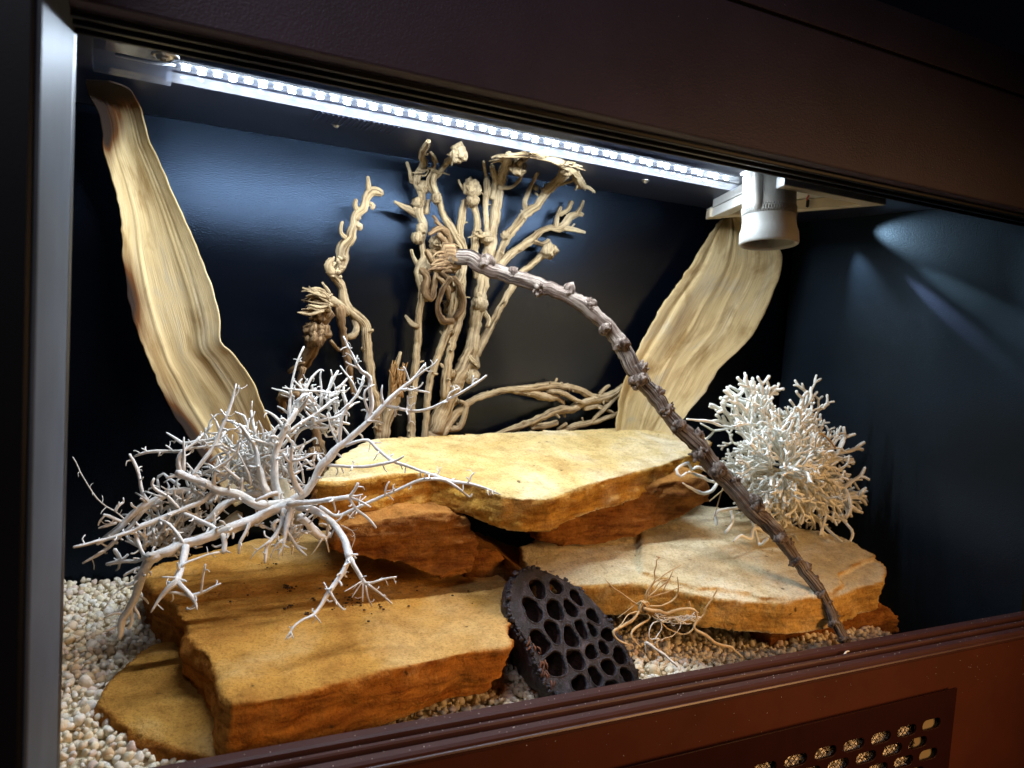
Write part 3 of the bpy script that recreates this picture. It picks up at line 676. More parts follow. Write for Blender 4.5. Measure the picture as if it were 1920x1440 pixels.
lf = leaf("dried_leaf", "long curved tan dried leaf with a dark brown tip leaning in the back left corner",
     [(160, 150), (168, 178), (182, 205), (192, 240), (193, 270), (203, 310), (216, 355), (228, 420), (230, 480), (240, 555), (258, 625), (285, 690), (318, 765), (350, 815), (395, 885), (440, 950)],
     [(205, 152), (240, 165), (258, 190), (272, 232), (280, 265), (292, 290), (330, 375), (370, 465), (398, 540), (411, 595), (414, 640), (436, 662), (470, 708), (490, 755), (512, 810), (545, 900)],
     [.285, .29, .30, .305, .31, .315] + [.32] * 10, [.29, .295, .30, .305, .31] + [.315] * 11, .014,
     lambda u, v: max(0, 1.5 - v * 9) + max(0, 1.25 - u * 4.2) * (.65 + .35 * math.sin(v * 17)) * (.35 + .65 * min(1, max(0, (v - .3) * 5))) + .6 * math.exp(-((v - .14) / .05) ** 2 - ((u - .2) / .25) ** 2), 1,
     ridges=((.26, .02, .0022), (.70, .010, .0014), (.80, .010, -.0012)))
lf2 = leaf("dried_leaf", "broad pale wrinkled dried leaf leaning against the back wall below the lamp socket",
     [(1352, 412), (1332, 438), (1312, 470), (1290, 505), (1265, 540), (1240, 575), (1218, 615), (1198, 652), (1180, 690), (1166, 730), (1158, 765), (1154, 810), (1150, 850)],
     [(1400, 402), (1440, 420), (1463, 468), (1466, 500), (1456, 535), (1438, 575), (1414, 625), (1392, 650), (1350, 690), (1322, 735), (1295, 768), (1265, 808), (1240, 850)],
     [.335] * 13, [.30, .305, .31, .315] + [.32] * 9, .012,
     lambda u, v: .50 * math.exp(-((u - .28) / .14) ** 2 - ((v - .5) / .22) ** 2) + .35 * math.exp(-((u - .5) / .5) ** 2 - (v / .15) ** 2) + .3 * max(0, .12 - u) / .12, 2,
     ridges=((.10, .03, -.004), (.40, .007, .0022), (.46, .007, -.0014), (.58, .008, .0016), (.70, .008, .0012)))

# ------------------------------------------------------------------ gnarled tan branches standing behind the bridge slab
def stems(root, lst, m='tan_wood', sides=10, wob=.06, bend=.16, name="stem", ridge=.06, step=.0035, back=0.):
    for pts, Y0, Y1 in lst:
        Y0 += back * .3 * (pts[0][1] > 600) + back * (pts[0][1] <= 600); Y1 += back * .3 * (pts[-1][1] > 600) + back * (pts[-1][1] <= 600); Y0 = min(Y0, .352); Y1 = min(Y1, .354)
        b = Buf(); Q = tube(b, trace(pts, Y0, Y1, .88), 12, .003, .085, bend, .6, ridge=.09)
        for k in range(len(Q) // 7):             # scars and short broken stubs
            i = RNG.integers(1, len(Q) - 1); tdir = Q[i + 1, :3] - Q[i - 1, :3]; tdir /= np.linalg.norm(tdir) + 1e-9; s_ = np.cross(tdir, RNG.normal(0, 1, 3)); s_ /= np.linalg.norm(s_) + 1e-9; r0 = Q[i, 3]
            if RNG.uniform() < .55: blob(b, Q[i, :3] + s_ * r0 * .75, r0 * RNG.uniform(.3, .55), .6, 2, 2.4)
            else: tube(b, [(*(Q[i, :3] + s_ * r0 * .5), r0 * .4), (*(Q[i, :3] + s_ * r0 * RNG.uniform(1.3, 2.2) + tdir * r0 * RNG.uniform(-.4, 1.2)), r0 * .25)], 6, .002, .25)
        b.obj(name, m, root)
bun = thing("gnarled_branch", "bundle of gnarled tan branches standing upright behind the bridge slab", "branch", (.29, .33, -.31))
stems(bun, [
  ([(770, 860, 9), (772, 760, 9), (778, 700, 9), (783, 640, 8), (786, 590, 8), (791, 545, 8), (784, 510, 8), (795, 480, 7), (790, 450, 7), (796, 425, 8), (786, 398, 9), (791, 368, 8), (781, 338, 9), (794, 310, 8), (791, 288, 7), (800, 272, 7), (803, 265, 5)], .33, .30),
  ([(773, 340, 6), (768, 322, 4), (763, 304, 3.5)], .305, .30), ([(799, 400, 6), (801, 385, 5), (804, 375, 3.5)], .30, .30),
  ([(788, 406, 9), (768, 394, 8), (752, 385, 5), (739, 378, 3)], .305, .295), ([(787, 505, 6), (776, 485, 4), (771, 468, 3)], .31, .30),
  ([(783, 612, 6), (770, 603, 6), (760, 592, 3)], .325, .32),
  ([(795, 830, 7), (803, 740, 7), (812, 695, 8), (832, 640, 8), (846, 598, 10), (850, 565, 13), (856, 540, 9), (868, 505, 9), (866, 470, 9), (852, 440, 9), (840, 418, 8), (828, 390, 7), (818, 362, 8), (812, 340, 6), (818, 325, 6)], .33, .29),
  ([(815, 365, 5), (804, 350, 4), (803, 335, 3.5), (810, 322, 4), (816, 305, 5), (812, 292, 4), (807, 285, 3)], .295, .29),
  ([(818, 330, 6), (833, 312, 6), (845, 298, 7), (854, 286, 8)], .295, .29),
  ([(835, 745, 11), (837, 700, 9), (848, 640, 9), (860, 600, 9), (866, 560, 9), (863, 510, 10), (868, 470, 9), (862, 432, 8), (866, 402, 8), (871, 376, 7)], .325, .30),
  ([(800, 860, 24), (815, 805, 20), (835, 765, 18), (856, 718, 17), (876, 678, 17), (886, 640, 15), (893, 600, 14), (900, 560, 14), (908, 520, 13), (916, 480, 13), (925, 430, 12), (931, 380, 11), (938, 340, 11), (949, 305, 10), (955, 290, 8)], .34, .30),
  ([(895, 520, 9), (889, 460, 8), (896, 420, 8), (890, 388, 7), (886, 365, 9)], .31, .29), ([(870, 356, 4), (863, 346, 3), (860, 337, 2)], .29, .285),
  ([(915, 490, 7), (912, 420, 6), (910, 380, 6), (914, 350, 8), (910, 325, 4), (907, 303, 3)], .30, .29), ([(921, 372, 7), (928, 340, 6), (923, 313, 6)], .30, .29),
  ([(935, 352, 6), (960, 350, 4), (975, 335, 4), (980, 320, 3)], .30, .295), ([(950, 300, 8), (965, 318, 7), (978, 300, 6)], .30, .30),
  ([(893, 690, 9), (890, 668, 10), (905, 640, 9), (930, 590, 8), (951, 555, 7), (975, 515, 7), (995, 498, 7), (1012, 482, 7), (1024, 474, 9)], .335, .32),
  ([(905, 580, 6), (916, 600, 5), (914, 612, 5)], .33, .32), ([(880, 668, 6), (893, 685, 5), (897, 690, 3)], .33, .32),
  ([(935, 500, 9), (955, 478, 9), (972, 466, 8), (998, 448, 8), (1010, 436, 7), (1028, 428, 6), (1045, 428, 8), (1060, 420, 8), (1070, 406, 7), (1085, 401, 6), (1092, 403, 5)], .32, .31),
  ([(1000, 452, 5), (1018, 458, 4), (1030, 450, 4)], .315, .31), ([(1058, 428, 6), (1075, 430, 5), (1097, 436, 3)], .31, .305),
  ([(1042, 424, 6), (1047, 400, 4), (1052, 388, 3)], .31, .31), ([(1050, 402, 5), (1065, 392, 5), (1072, 378, 5)], .31, .315), ([(1082, 400, 5), (1090, 388, 4), (1094, 376, 2.5)], .31, .305),
  ([(925, 500, 9), (948, 450, 9), (966, 425, 9), (984, 404, 10), (1005, 388, 9), (1024, 360, 9), (1045, 340, 10), (1062, 322, 11)], .32, .285),
  ([(988, 398, 6), (984, 380, 5), (993, 355, 5), (1003, 335, 4), (1009, 324, 3.5)], .30, .295), ([(1030, 352, 5), (1055, 345, 4), (1075, 338, 3)], .295, .29),
  ([(1066, 318, 10), (1045, 303, 8), (1020, 296, 6), (985, 290, 6), (955, 292, 5), (932, 292, 3), (922, 296, 2.5)], .275, .29),
  ([(1062, 310, 10), (1078, 325, 10), (1088, 342, 9), (1095, 350, 6), (1104, 352, 4), (1116, 361, 2)], .275, .265),
  ([(815, 850, 12), (838, 800, 9), (868, 765, 9), (885, 752, 8), (910, 742, 7), (950, 731, 7), (1000, 727, 8), (1040, 722, 8), (1080, 729, 7), (1112, 743, 7), (1140, 742, 6), (1165, 728, 5)], .335, .37),
  ([(960, 733, 6), (1000, 738, 9), (1030, 746, 8), (1044, 745, 6), (1058, 758, 3)], .345, .34), ([(1025, 732, 6), (1050, 735, 6), (1075, 748, 5), (1097, 756, 3)], .345, .33),
  ([(840, 805, 7), (862, 800, 6), (873, 762, 5), (862, 752, 4)], .335, .33),
  ([(930, 815, 5), (960, 805, 6), (992, 793, 7), (1020, 780, 8), (1045, 770, 8), (1072, 768, 8), (1095, 755, 8), (1125, 746, 8), (1150, 738, 7), (1170, 722, 5)], .33, .375),
  ([(1070, 768, 6), (1078, 758, 5), (1095, 757, 4)], .345, .345), ([(1095, 765, 6), (1120, 762, 5), (1150, 774, 3)], .35, .35), ([(1125, 738, 5), (1135, 728, 4), (1143, 723, 3)], .35, .345),
  ([(1050, 808, 5), (1090, 796, 7), (1120, 790, 5), (1160, 775, 4)], .355, .375), ([(995, 802, 7), (1020, 798, 7), (1045, 792, 6)], .335, .33), ([(1045, 806, 4), (1062, 794, 4)], .34, .335),
  ([(1110, 790, 4), (1150, 750, 5), (1185, 720, 4)], .365, .38), ([(1080, 760, 5), (1120, 752, 6), (1155, 746, 5)], .365, .375),
], back=.045)
for px, py, r_, Y, lm in ((860, 287, 15, .288, .5), (885, 352, 17, .286, .35), (886, 375, 12, .288, .35), (783, 446, 12, .30, .25), (1030, 470, 15, .315, .4), (790, 430, 10, .30, .4), (835, 440, 13, .30, .5), (820, 455, 14, .295, .5), (812, 480, 13, .30, .5), (800, 500, 12, .31, .5), (830, 505, 14, .30, .5), (845, 535, 13, .315, .5), (846, 575, 16, .315, .4), (796, 555, 10, .315, .4), (912, 446, 12, .295, .4), (948, 442, 9, .30, .4), (970, 312, 14, .297, .4), (1005, 352, 5, .295, .4), (793, 352, 11, .30, .4), (785, 380, 11, .30, .4), (818, 372, 10, .29, .4), (900, 570, 15, .325, .3), (884, 705, 15, .333, .3), (1062, 315, 12, .278, .4), (1088, 345, 9, .268, .3), (846, 700, 9, .325, .4)):
    w, t = at(px, py, min(.345, Y + .043))
    if w[2] > ZTOP + .006 - r_ * t: w = onp(px, py, ZTOP + .006 - r_ * t)
    b = Buf(); blob(b, w, r_ * t, lm * 1.15, 3, 2.7); b.obj("knot", 'tan_wood', bun)
fb = Buf()
for k in range(46):                       # frayed fibres at the broken tops and curls round the crossing
    cx, cy, Y = random.choice([(950, 298, .292), (1000, 292, .288), (805, 320, .295), (910, 440, .295), (1060, 312, .276), (845, 560, .31), (820, 500, .30), (830, 450, .295)])
    a = random.uniform(-.5, .5); l = random.uniform(12, 38); s_ = random.choice((-1, 1))
    p = [(cx + random.uniform(-10, 10), cy + random.uniform(-8, 8), 2), (cx + s_ * l * .5, cy + a * l * .5 + random.uniform(-5, 5), 2), (cx + s_ * l, cy + a * l, 1)]
    tube(fb, trace(p, Y + .04 + random.uniform(-.01, .01)), 5, .004, .1, .3)
fb.obj("frayed_fibre", 'tan_wood', bun)
cw = Buf()
for pts in ([(800, 470, 5), (815, 495, 6), (838, 520, 6), (850, 545, 5)], [(822, 440, 6), (838, 460, 5), (828, 480, 5), (812, 470, 5)], [(805, 440, 4), (826, 428, 6), (845, 450, 6), (835, 472, 5)], [(845, 520, 6), (828, 545, 6), (820, 575, 5), (830, 600, 6), (850, 602, 6)],
            [(850, 520, 6), (865, 545, 6), (868, 575, 6), (852, 598, 6)], [(790, 505, 8), (800, 520, 8), (798, 545, 8), (808, 560, 6), (815, 530, 6), (820, 500, 5)], [(820, 520, 5), (835, 535, 6), (842, 560, 5)], [(816, 415, 3), (828, 428, 4), (840, 440, 4), (812, 405, 3)], [(855, 505, 8), (840, 505, 9), (825, 495, 7)]):
    tube(cw, trace(pts, .325, .335), 8, .003, .15, .2, ridge=.08)
cw.obj("twisted_tendril", 'brown_wood', bun)

lb = thing("gnarled_branch", "single crooked tan branch with a pale forked tip rising left of the branch bundle", "branch", (.2, .3, -.31))
stems(lb, [
  ([(712, 860, 9), (708, 800, 9), (703, 750, 10), (694, 700, 10), (686, 640, 10), (684, 612, 11), (672, 594, 10), (655, 580, 9), (645, 560, 9), (638, 535, 9), (622, 514, 9), (634, 502, 12), (642, 485, 13), (643, 465, 12), (655, 448, 11), (664, 425, 10), (667, 405, 10), (682, 390, 9), (688, 372, 9), (697, 360, 10), (708, 360, 9), (716, 363, 8)], .35, .31),
  ([(692, 358, 6), (690, 345, 5), (690, 331, 3)], .31, .305), ([(672, 398, 6), (666, 385, 5), (668, 374, 4)], .315, .31), ([(648, 446, 5), (639, 436, 4), (640, 422, 3.5), (643, 416, 3)], .315, .31),
  ([(693, 382, 6), (699, 386, 6), (697, 392, 4)], .312, .31), ([(668, 422, 6), (676, 424, 6), (674, 431, 4)], .315, .315), ([(622, 512, 9), (616, 498, 8), (622, 485, 5)], .315, .31),
  ([(650, 588, 9), (640, 575, 9), (625, 565, 10), (612, 560, 10)], .33, .31), ([(660, 590, 7), (668, 612, 8), (662, 628, 7), (650, 632, 5)], .335, .33),
])
b2 = Buf()
for pts in ([(618, 585, 10), (606, 612, 12), (592, 640, 14), (578, 668, 10), (566, 690, 8)], [(566, 690, 7), (562, 720, 6), (575, 750, 6), (590, 800, 8), (600, 850, 8), (610, 900, 8)], [(570, 680, 4), (552, 692, 5), (542, 698, 3)], [(636, 575, 8), (640, 605, 8), (646, 640, 7), (655, 700, 6), (664, 740, 5)], [(560, 740, 6), (532, 745, 9), (528, 770, 9)], [(620, 640, 4), (635, 655, 4), (655, 665, 3)]):
    tube(b2, trace(pts, .315, .345), 8, .004, .2, .2, ridge=.1)
for px, py, r_ in ((592, 632, 19), (604, 622, 16), (585, 618, 15), (598, 590, 14), (608, 575, 14), (540, 815, 12), (590, 850, 12)): 
    w, t = at(px, py, .315); blob(b2, w, r_ * t, .6, 3, 2.2)
b2.obj("dry_bud", 'brown_wood', lb)
b3 = Buf()
for k in range(60):
    a = math.radians(random.gauss(190, 32)); l = random.uniform(18, 52); cx, cy = 612 + random.uniform(-10, 12), 562 + random.uniform(-14, 22)
    tube(b3, trace([(cx, cy, 3.2), (cx + l * .5 * math.cos(a), cy + l * .5 * math.sin(a) * .7 + random.uniform(-6, 6), 3), (cx + l * math.cos(a), cy + l * math.sin(a) * .6, 1.6)], .312 + random.uniform(-.012, .012)), 6, .004, .2, .3)
b3.obj("flower_head", 'tan_wood', lb)
b4 = Buf()
for k in range(26):
    cx, cy = 628 + random.uniform(-12, 14), 500 + random.uniform(-18, 18); a = random.uniform(0, 6.28); l = random.uniform(5, 11)
    tube(b4, trace([(cx, cy, 3.5), (cx + l * math.cos(a), cy + l * math.sin(a), 2)], .312), 5, .004, .2)
b4.obj("shaggy_bark", 'tan_wood', lb)
st = thing("broken_stem", "short broken stem with an orange frayed top between the crooked branch and the bundle", "stem", (.24, .31, -.31))
b5 = Buf(); tube(b5, trace([(715, 860, 10), (722, 800, 11), (732, 765, 12), (742, 730, 13), (748, 705, 10)], .35), 9, .004, .1, .1, ridge=.08); tube(b5, trace([(742, 705, 6), (744, 685, 4.5), (751, 660, 3)], .35), 7, .004, .1); tube(b5, trace([(732, 750, 3), (731, 715, 2.5), (733, 700, 2)], .345), 6, .004, .1); b5.obj("stem", 'tan_wood', st)
b6 = Buf()
for k in range(60):
    x_ = random.uniform(733, 758); y_ = random.uniform(700, 745); tube(b6, trace([(x_, y_, 2.4), (x_ + random.uniform(-3, 3), y_ - 12, 2), (x_ + random.uniform(-6, 8), y_ - random.uniform(18, 30), .8)], .342 + random.uniform(-.006, .004)), 5, .005, .1)
b6.obj("frayed_top", 'orange_fibre', st)

# ------------------------------------------------------------------ dark arching stem with knobbly nodes
ar = thing("arching_stem", "dark grey brown knobbly stem arching from the branch bundle down to the front sill", "stem", (.56, .03, -.31))
A = [(843, 481, 15), (856, 480, 17), (880, 487, 18), (910, 500, 17), (960, 517, 16), (1010, 535, 16), (1060, 553, 15), (1105, 582, 16), (1140, 612, 16), (1168, 650, 17), (1190, 690, 18), (1212, 722, 17), (1240, 757, 17), (1270, 796, 17), (1305, 830, 18), (1340, 872, 18), (1375, 908, 19), (1410, 952, 21), (1445, 988, 20), (1475, 1027, 17), (1505, 1067, 15), (1530, 1098, 14), (1550, 1132, 13), (1565, 1167, 12), (1580, 1197, 12), (1590, 1225, 12)]
AY0, AY1 = .285, .018
tr = trace([(x_ + random.uniform(-2.5, 2.5), y_ + random.uniform(-2.5, 2.5), r_ * random.uniform(.74, .90) * (.86 if x_ > 1380 else 1)) for x_, y_, r_ in A], AY0, AY1); b = Buf(); Q = tube(b, tr, 18, .0022, .045, .08, ridge=.12); b.obj("stem", 'arch_bark', ar)
CH = Buf(); tube(CH, trace([(815, 505, 9), (828, 492, 13), (843, 481, 17), (858, 480, 18)], .295, .285), 12, .003, .2, .2, ridge=.15)
for k in range(30):
    x_, y_ = random.uniform(815, 852), random.uniform(470, 505); tube(CH, trace([(x_ + 16, y_ - 2, 3), (x_, y_, 3), (x_ - random.uniform(6, 16), y_ + random.uniform(-2, 14), 1)], .282), 5, .004, .2, .2)
CH.obj("broken_end", 'brown_wood', ar)
QC = Q[:, :3]
for px, py, kx in ((905, 495, 1.15), (962, 506, .75), (1005, 549, .8), (1066, 545, 1.15), (1106, 573, .85), (1130, 616, 1.0), (1167, 645, 1.25), (1203, 690, .8), (1196, 716, 1.1), (1234, 736, 1.0), (1250, 771, .75), (1262, 765, .75), (1274, 796, 1.15), (1312, 818, .95), (1306, 853, .8), (1345, 880, 1.0), (1385, 892, .8), (1350, 885, .7), (1408, 946, 1.2), (1436, 938, .8), (1460, 1005, 1.1), (1492, 1012, .7), (1490, 1053, .9), (1520, 1062, 1.0), (1541, 1079, .75), (1533, 1118, 1.0), (1562, 1127, .8), (1560, 1170, 1.05), (1578, 1150, .8), (1596, 1192, 1.0), (1575, 1200, .9)):
    # nearest place along the stem; the node sits on the side the pixel shows
    r_ = ray(px, py); best = min(range(len(QC)), key=lambda i: np.linalg.norm(np.cross(QC[i] + [0, D, 0], r_ / np.linalg.norm(r_))))
    c = QC[best]; R0 = Q[best, 3]; t_ = (c[1] + D) / r_[1]; p = r_ * t_ - np.array([0, D, 0])
    tdir = QC[min(best + 2, len(QC) - 1)] - QC[max(best - 2, 0)]; tdir /= np.linalg.norm(tdir)
    o_ = p - c; o_ -= tdir * (o_ @ tdir); view = -(r_ / np.linalg.norm(r_)); view -= tdir * (view @ tdir); view /= np.linalg.norm(view)
    if np.linalg.norm(o_) < R0 * .3: o_ = view * R0 * .8
    else: o_ = o_ / np.linalg.norm(o_) * R0 * .9 + view * R0 * .25
    b = Buf(); bdir = np.cross(tdir, o_ / np.linalg.norm(o_))
    for k in range(7):                      # a collar of swellings that wraps part of the stem
        a = (k - 3) * .42; q = c + (o_ * math.cos(a) + bdir * np.linalg.norm(o_) * math.sin(a)) * random.uniform(.88, 1.05) + tdir * random.uniform(-.35, .35) * R0
        blob(b, q, R0 * kx * random.uniform(.48, .84) * (1.15 - .18 * abs(k - 3)), .5, 2, 1.8)
    for k in range(3):                      # broken lips
        q = c + o_ * random.uniform(1.2, 1.6) + bdir * random.uniform(-.5, .5) * R0 + tdir * random.uniform(-.5, .5) * R0
        tube(b, [(*(c + o_ * .8), R0 * .34 * kx), (*q, R0 * .3 * kx), (*(q + (o_ / np.linalg.norm(o_) * .3 + bdir * random.uniform(-.4, .4) + tdir * random.uniform(-.4, .3)) * R0), R0 * .14 * kx)], 7, .002, .25)
    b.obj("node", 'node_bark', ar)

# ------------------------------------------------------------------ white painted branch
wb = thing("white_branch", "white painted branch with many fine twigs sprawling over the left slabs", "branch", (.13, .2, -.26))
YW = .17
WL = []
def wbr(pts, Y0=YW, Y1=None): WL.append((pts, Y0, Y0 if Y1 is None else Y1))
# right, rising limb
wbr([(548, 945, 12), (560, 930, 10), (585, 905, 9), (605, 870, 8.5), (640, 835, 8), (680, 800, 7.5), (715, 765, 6.5), (745, 735, 5.5), (775, 710, 4.5), (797, 684, 3.2)], .17, .15)
wbr([(775, 712, 3.5), (800, 692, 3), (813, 685, 3), (820, 674, 2.5)], .152, .145); wbr([(768, 716, 3), (762, 700, 2.6), (757, 688, 2.2)], .153)
wbr([(752, 730, 3.2), (780, 732, 3.2), (805, 736, 2.2)], .152, .15); wbr([(770, 732, 3), (785, 727, 2.4), (793, 717, 2)], .15)
wbr([(722, 760, 5), (745, 766, 4.5), (770, 770, 4.5), (795, 770, 4.2), (825, 758, 3.6), (865, 737, 3.4), (895, 717, 3.2), (912, 704, 3)], .155, .13)
wbr([(838, 750, 2.6), (845, 735, 2.4), (862, 727, 1.8)], .14, .138); wbr([(885, 722, 2.4), (887, 711, 2), (888, 704, 1.6)], .135)
wbr([(765, 770, 3), (764, 752, 2.4), (764, 742, 2)], .152); wbr([(766, 772, 3.2), (768, 785, 3), (767, 793, 2.6)], .15); wbr([(740, 766, 2.8), (742, 776, 2.6), (740, 781, 2)], .152); wbr([(718, 757, 3.2), (715, 738, 3), (717, 722, 1.6)], .155)
wbr([(688, 790, 3.4), (705, 790, 3), (720, 794, 2)], .155)
wbr([(688, 788, 6), (697, 760, 5.5), (694, 735, 5), (693, 708, 5), (678, 697, 4.5), (668, 682, 4), (662, 668, 3.6), (653, 650, 3), (644, 631, 2.4)], .158, .165)
wbr([(672, 690, 3), (655, 683, 2.5), (648, 678, 2)], .162); wbr([(664, 675, 2.5), (655, 665, 2), (648, 662, 1.6)], .163); wbr([(655, 655, 2.2), (660, 652, 1.8)], .163); wbr([(668, 680, 2.4), (670, 666, 1.8)], .163)
wbr([(690, 770, 3.4), (683, 750, 3), (685, 732, 2.8), (702, 721, 1.8)], .158)
wbr([(634, 833, 3), (620, 802, 2.6), (613, 775, 2)], .165, .17)
wbr([(637, 830, 4.6), (639, 800, 4.4), (642, 780, 4.2), (655, 758, 4), (668, 742, 4), (678, 722, 3.5), (682, 705, 3)], .163, .17); wbr([(670, 738, 3), (660, 715, 2.8), (648, 700, 2.6), (638, 686, 2)], .168, .172)
wbr([(655, 757, 3.4), (640, 770, 3), (628, 778, 2.5)], .165, .17); wbr([(668, 742, 3), (678, 748, 3), (690, 750, 2)], .168)
wbr([(648, 836, 4.6), (668, 828, 4), (690, 825, 3.8), (705, 840, 4.2), (735, 864, 4.2), (770, 876, 4), (805, 889, 3.8), (850, 902, 3.6), (885, 908, 3.4), (915, 917, 3), (939, 928, 1.8)], .16, .09)
wbr([(690, 826, 2.6), (700, 830, 2.2), (715, 830, 1.4)], .15); wbr([(820, 892, 2.6), (826, 876, 2)], .12); wbr([(880, 906, 2.8), (884, 892, 2.2), (890, 886, 1.6)], .105); wbr([(788, 884, 2.6), (788, 895, 2.2)], .13); wbr([(917, 918, 2), (920, 928, 2)], .095)
wbr([(612, 872, 4.6), (650, 874, 4), (690, 874, 4), (725, 868, 4), (745, 862, 3), (757, 855, 2.4)], .163, .13); wbr([(728, 868, 3), (733, 855, 2.4), (738, 852, 2)], .14); wbr([(738, 866, 2.4), (752, 873, 2), (754, 880, 1.5)], .137)
# right, low limb
wbr([(540, 945, 7), (575, 942, 5.5), (610, 938, 5.5), (655, 932, 5.5)], .155, .13); wbr([(655, 932, 4.5), (664, 920, 3.6), (671, 906, 3.4)], .13, .125); wbr([(655, 932, 4), (675, 940, 3.2), (695, 951, 2)], .13, .12); wbr([(655, 934, 4.2), (668, 955, 3.6), (690, 972, 3.6), (705, 990, 3)], .13, .115); wbr([(656, 930, 3), (668, 930, 2.6), (680, 927, 1.6)], .13)
wbr([(600, 950, 5), (630, 968, 4.6), (660, 957, 4.4), (690, 942, 4.2), (730, 925, 4.2), (775, 904, 4.2), (805, 899, 4), (835, 901, 4), (858, 914, 3.8), (880, 932, 3.2), (885, 926, 2.6)], .155, .10); wbr([(722, 930, 2.6), (724, 912, 2.2), (730, 903, 2)], .13); wbr([(728, 928, 2.6), (738, 938, 1.6)], .13)
# hanging limb
wbr([(560, 950, 10), (578, 953, 8.5), (602, 963, 8.2), (625, 982, 8), (638, 1000, 7.6), (648, 1022, 7.6), (655, 1045, 8)], .16, .10)
wbr([(655, 1045, 6.5), (645, 1068, 6), (632, 1088, 5.5), (620, 1106, 5.5), (605, 1130, 4.6), (588, 1154, 4.6), (572, 1160, 3.8), (556, 1170, 3.6), (546, 1182, 3.6), (543, 1192, 3)], .10, .068)
wbr([(545, 1185, 3.2), (538, 1195, 2.6), (536, 1200, 2)], .068, .066); wbr([(546, 1186, 2.6), (550, 1197, 2)], .067, .064); wbr([(590, 1154, 3), (597, 1162, 2.4), (601, 1168, 2)], .072, .07); wbr([(618, 1108, 3.4), (630, 1128, 3), (643, 1143, 2.6), (648, 1141, 1.6)], .085, .08); wbr([(618, 1105, 3.2), (610, 1104, 2.6)], .086); wbr([(643, 1075, 3), (650, 1082, 2.4)], .095)
wbr([(656, 1045, 6), (667, 1066, 5.5), (678, 1085, 5), (687, 1096, 4.6)], .10, .085)
wbr([(685, 1094, 4), (700, 1092, 3.2), (722, 1085, 3), (743, 1082, 2.6)], .085, .08); wbr([(690, 1096, 4), (712, 1112, 3), (735, 1132, 2.6)], .084, .075); wbr([(686, 1098, 3), (690, 1120, 2.4), (698, 1137, 2)], .084, .078); wbr([(681, 1092, 2.4), (680, 1110, 2), (680, 1128, 1.4)], .086, .08); wbr([(678, 1090, 2.4), (664, 1099, 1.8), (646, 1109, 1)], .086, .08); wbr([(678, 1092, 2), (668, 1108, 1.4), (660, 1120, 1)], .086, .082); wbr([(738, 1083, 2), (742, 1095, 1.2)], .08); wbr([(656, 1040, 3.2), (671, 1040, 2.6)], .10)
# left, low heavy limb
wbr([(550, 945, 13), (525, 952, 12), (490, 967, 12), (450, 985, 11.5), (400, 1003, 11), (350, 1022, 11), (305, 1036, 10.5), (275, 1046, 10)], .165, .16)
wbr([(300, 1040, 9), (278, 1055, 10), (265, 1078, 10), (258, 1108, 9.5), (246, 1136, 8.5), (230, 1160, 8), (226, 1180, 6), (224, 1198, 4)], .16, .175)
wbr([(236, 1150, 5), (215, 1150, 4), (196, 1158, 2)], .172); wbr([(228, 1170, 4.5), (210, 1178, 3.4), (194, 1184, 2)], .175); wbr([(244, 1140, 4.6), (246, 1165, 3.8), (240, 1180, 3)], .17); wbr([(250, 1135, 4), (258, 1150, 3.6), (262, 1160, 2.6)], .168); wbr([(262, 1085, 3), (230, 1103, 2), (210, 1118, 1.7), (196, 1142, 1.4)], .17, .16)
wbr([(348, 1024, 8), (344, 1050, 8), (335, 1078, 8), (330, 1092, 8)], .16, .13)
wbr([(330, 1090, 6.5), (315, 1104, 5.5), (303, 1118, 4.6), (293, 1132, 3.4), (283, 1148, 2)], .13, .12); wbr([(333, 1092, 6), (346, 1105, 5), (358, 1118, 4.8), (367, 1132, 3.8), (369, 1143, 2)], .13, .115); wbr([(312, 1110, 3.6), (335, 1112, 4), (355, 1117, 4.2), (378, 1112, 4), (395, 1103, 3.4), (414, 1094, 2)], .128, .118); wbr([(377, 1110, 3), (380, 1088, 2.8), (385, 1058, 2.6)], .12); wbr([(328, 1083, 3), (304, 1082, 2)], .13)
wbr([(340, 1062, 3.6), (350, 1055, 3.4), (362, 1050, 3.2), (390, 1040, 3), (410, 1036, 4)], .14, .15); wbr([(418, 1000, 7.5), (421, 1020, 6.5), (418, 1036, 6)], .16, .15); wbr([(422, 1032, 3), (432, 1037, 2)], .15)
wbr([(468, 982, 4.5), (458, 1003, 4.2), (450, 1018, 4), (448, 1038, 3.4)], .158, .15)
# left limb going back
wbr([(540, 945, 11), (510, 948, 11), (478, 944, 10.5), (445, 928, 9.5), (405, 918, 9), (372, 903, 8.5), (345, 892, 8), (334, 883, 8)], .165, .19)
wbr([(402, 922, 6.5), (372, 945, 6), (335, 958, 6), (300, 973, 5.5), (270, 985, 5.5), (235, 1000, 5), (190, 1014, 4.6), (138, 1026, 3.4)], .185, .165)
wbr([(401, 912, 6), (403, 885, 4.4), (407, 878, 3.6), (430, 862, 3.2), (444, 846, 2.8), (450, 831, 2.2)], .183, .175)
wbr([(360, 895, 4.5), (378, 868, 5), (398, 842, 5), (412, 812, 5), (425, 780, 4), (437, 745, 3.2), (443, 720, 2)], .187, .20); wbr([(423, 782, 2.6), (414, 768, 2.2)], .195); wbr([(434, 752, 2), (446, 735, 2), (448, 722, 1.4)], .198)
wbr([(415, 834, 3.4), (390, 838, 3.6), (362, 840, 3.6), (335, 846, 4), (305, 846, 4), (275, 848, 4), (252, 856, 2.6)], .19, .21); wbr([(322, 843, 2.6), (311, 835, 2)], .2); wbr([(300, 848, 2.4), (297, 855, 1.6)], .2)
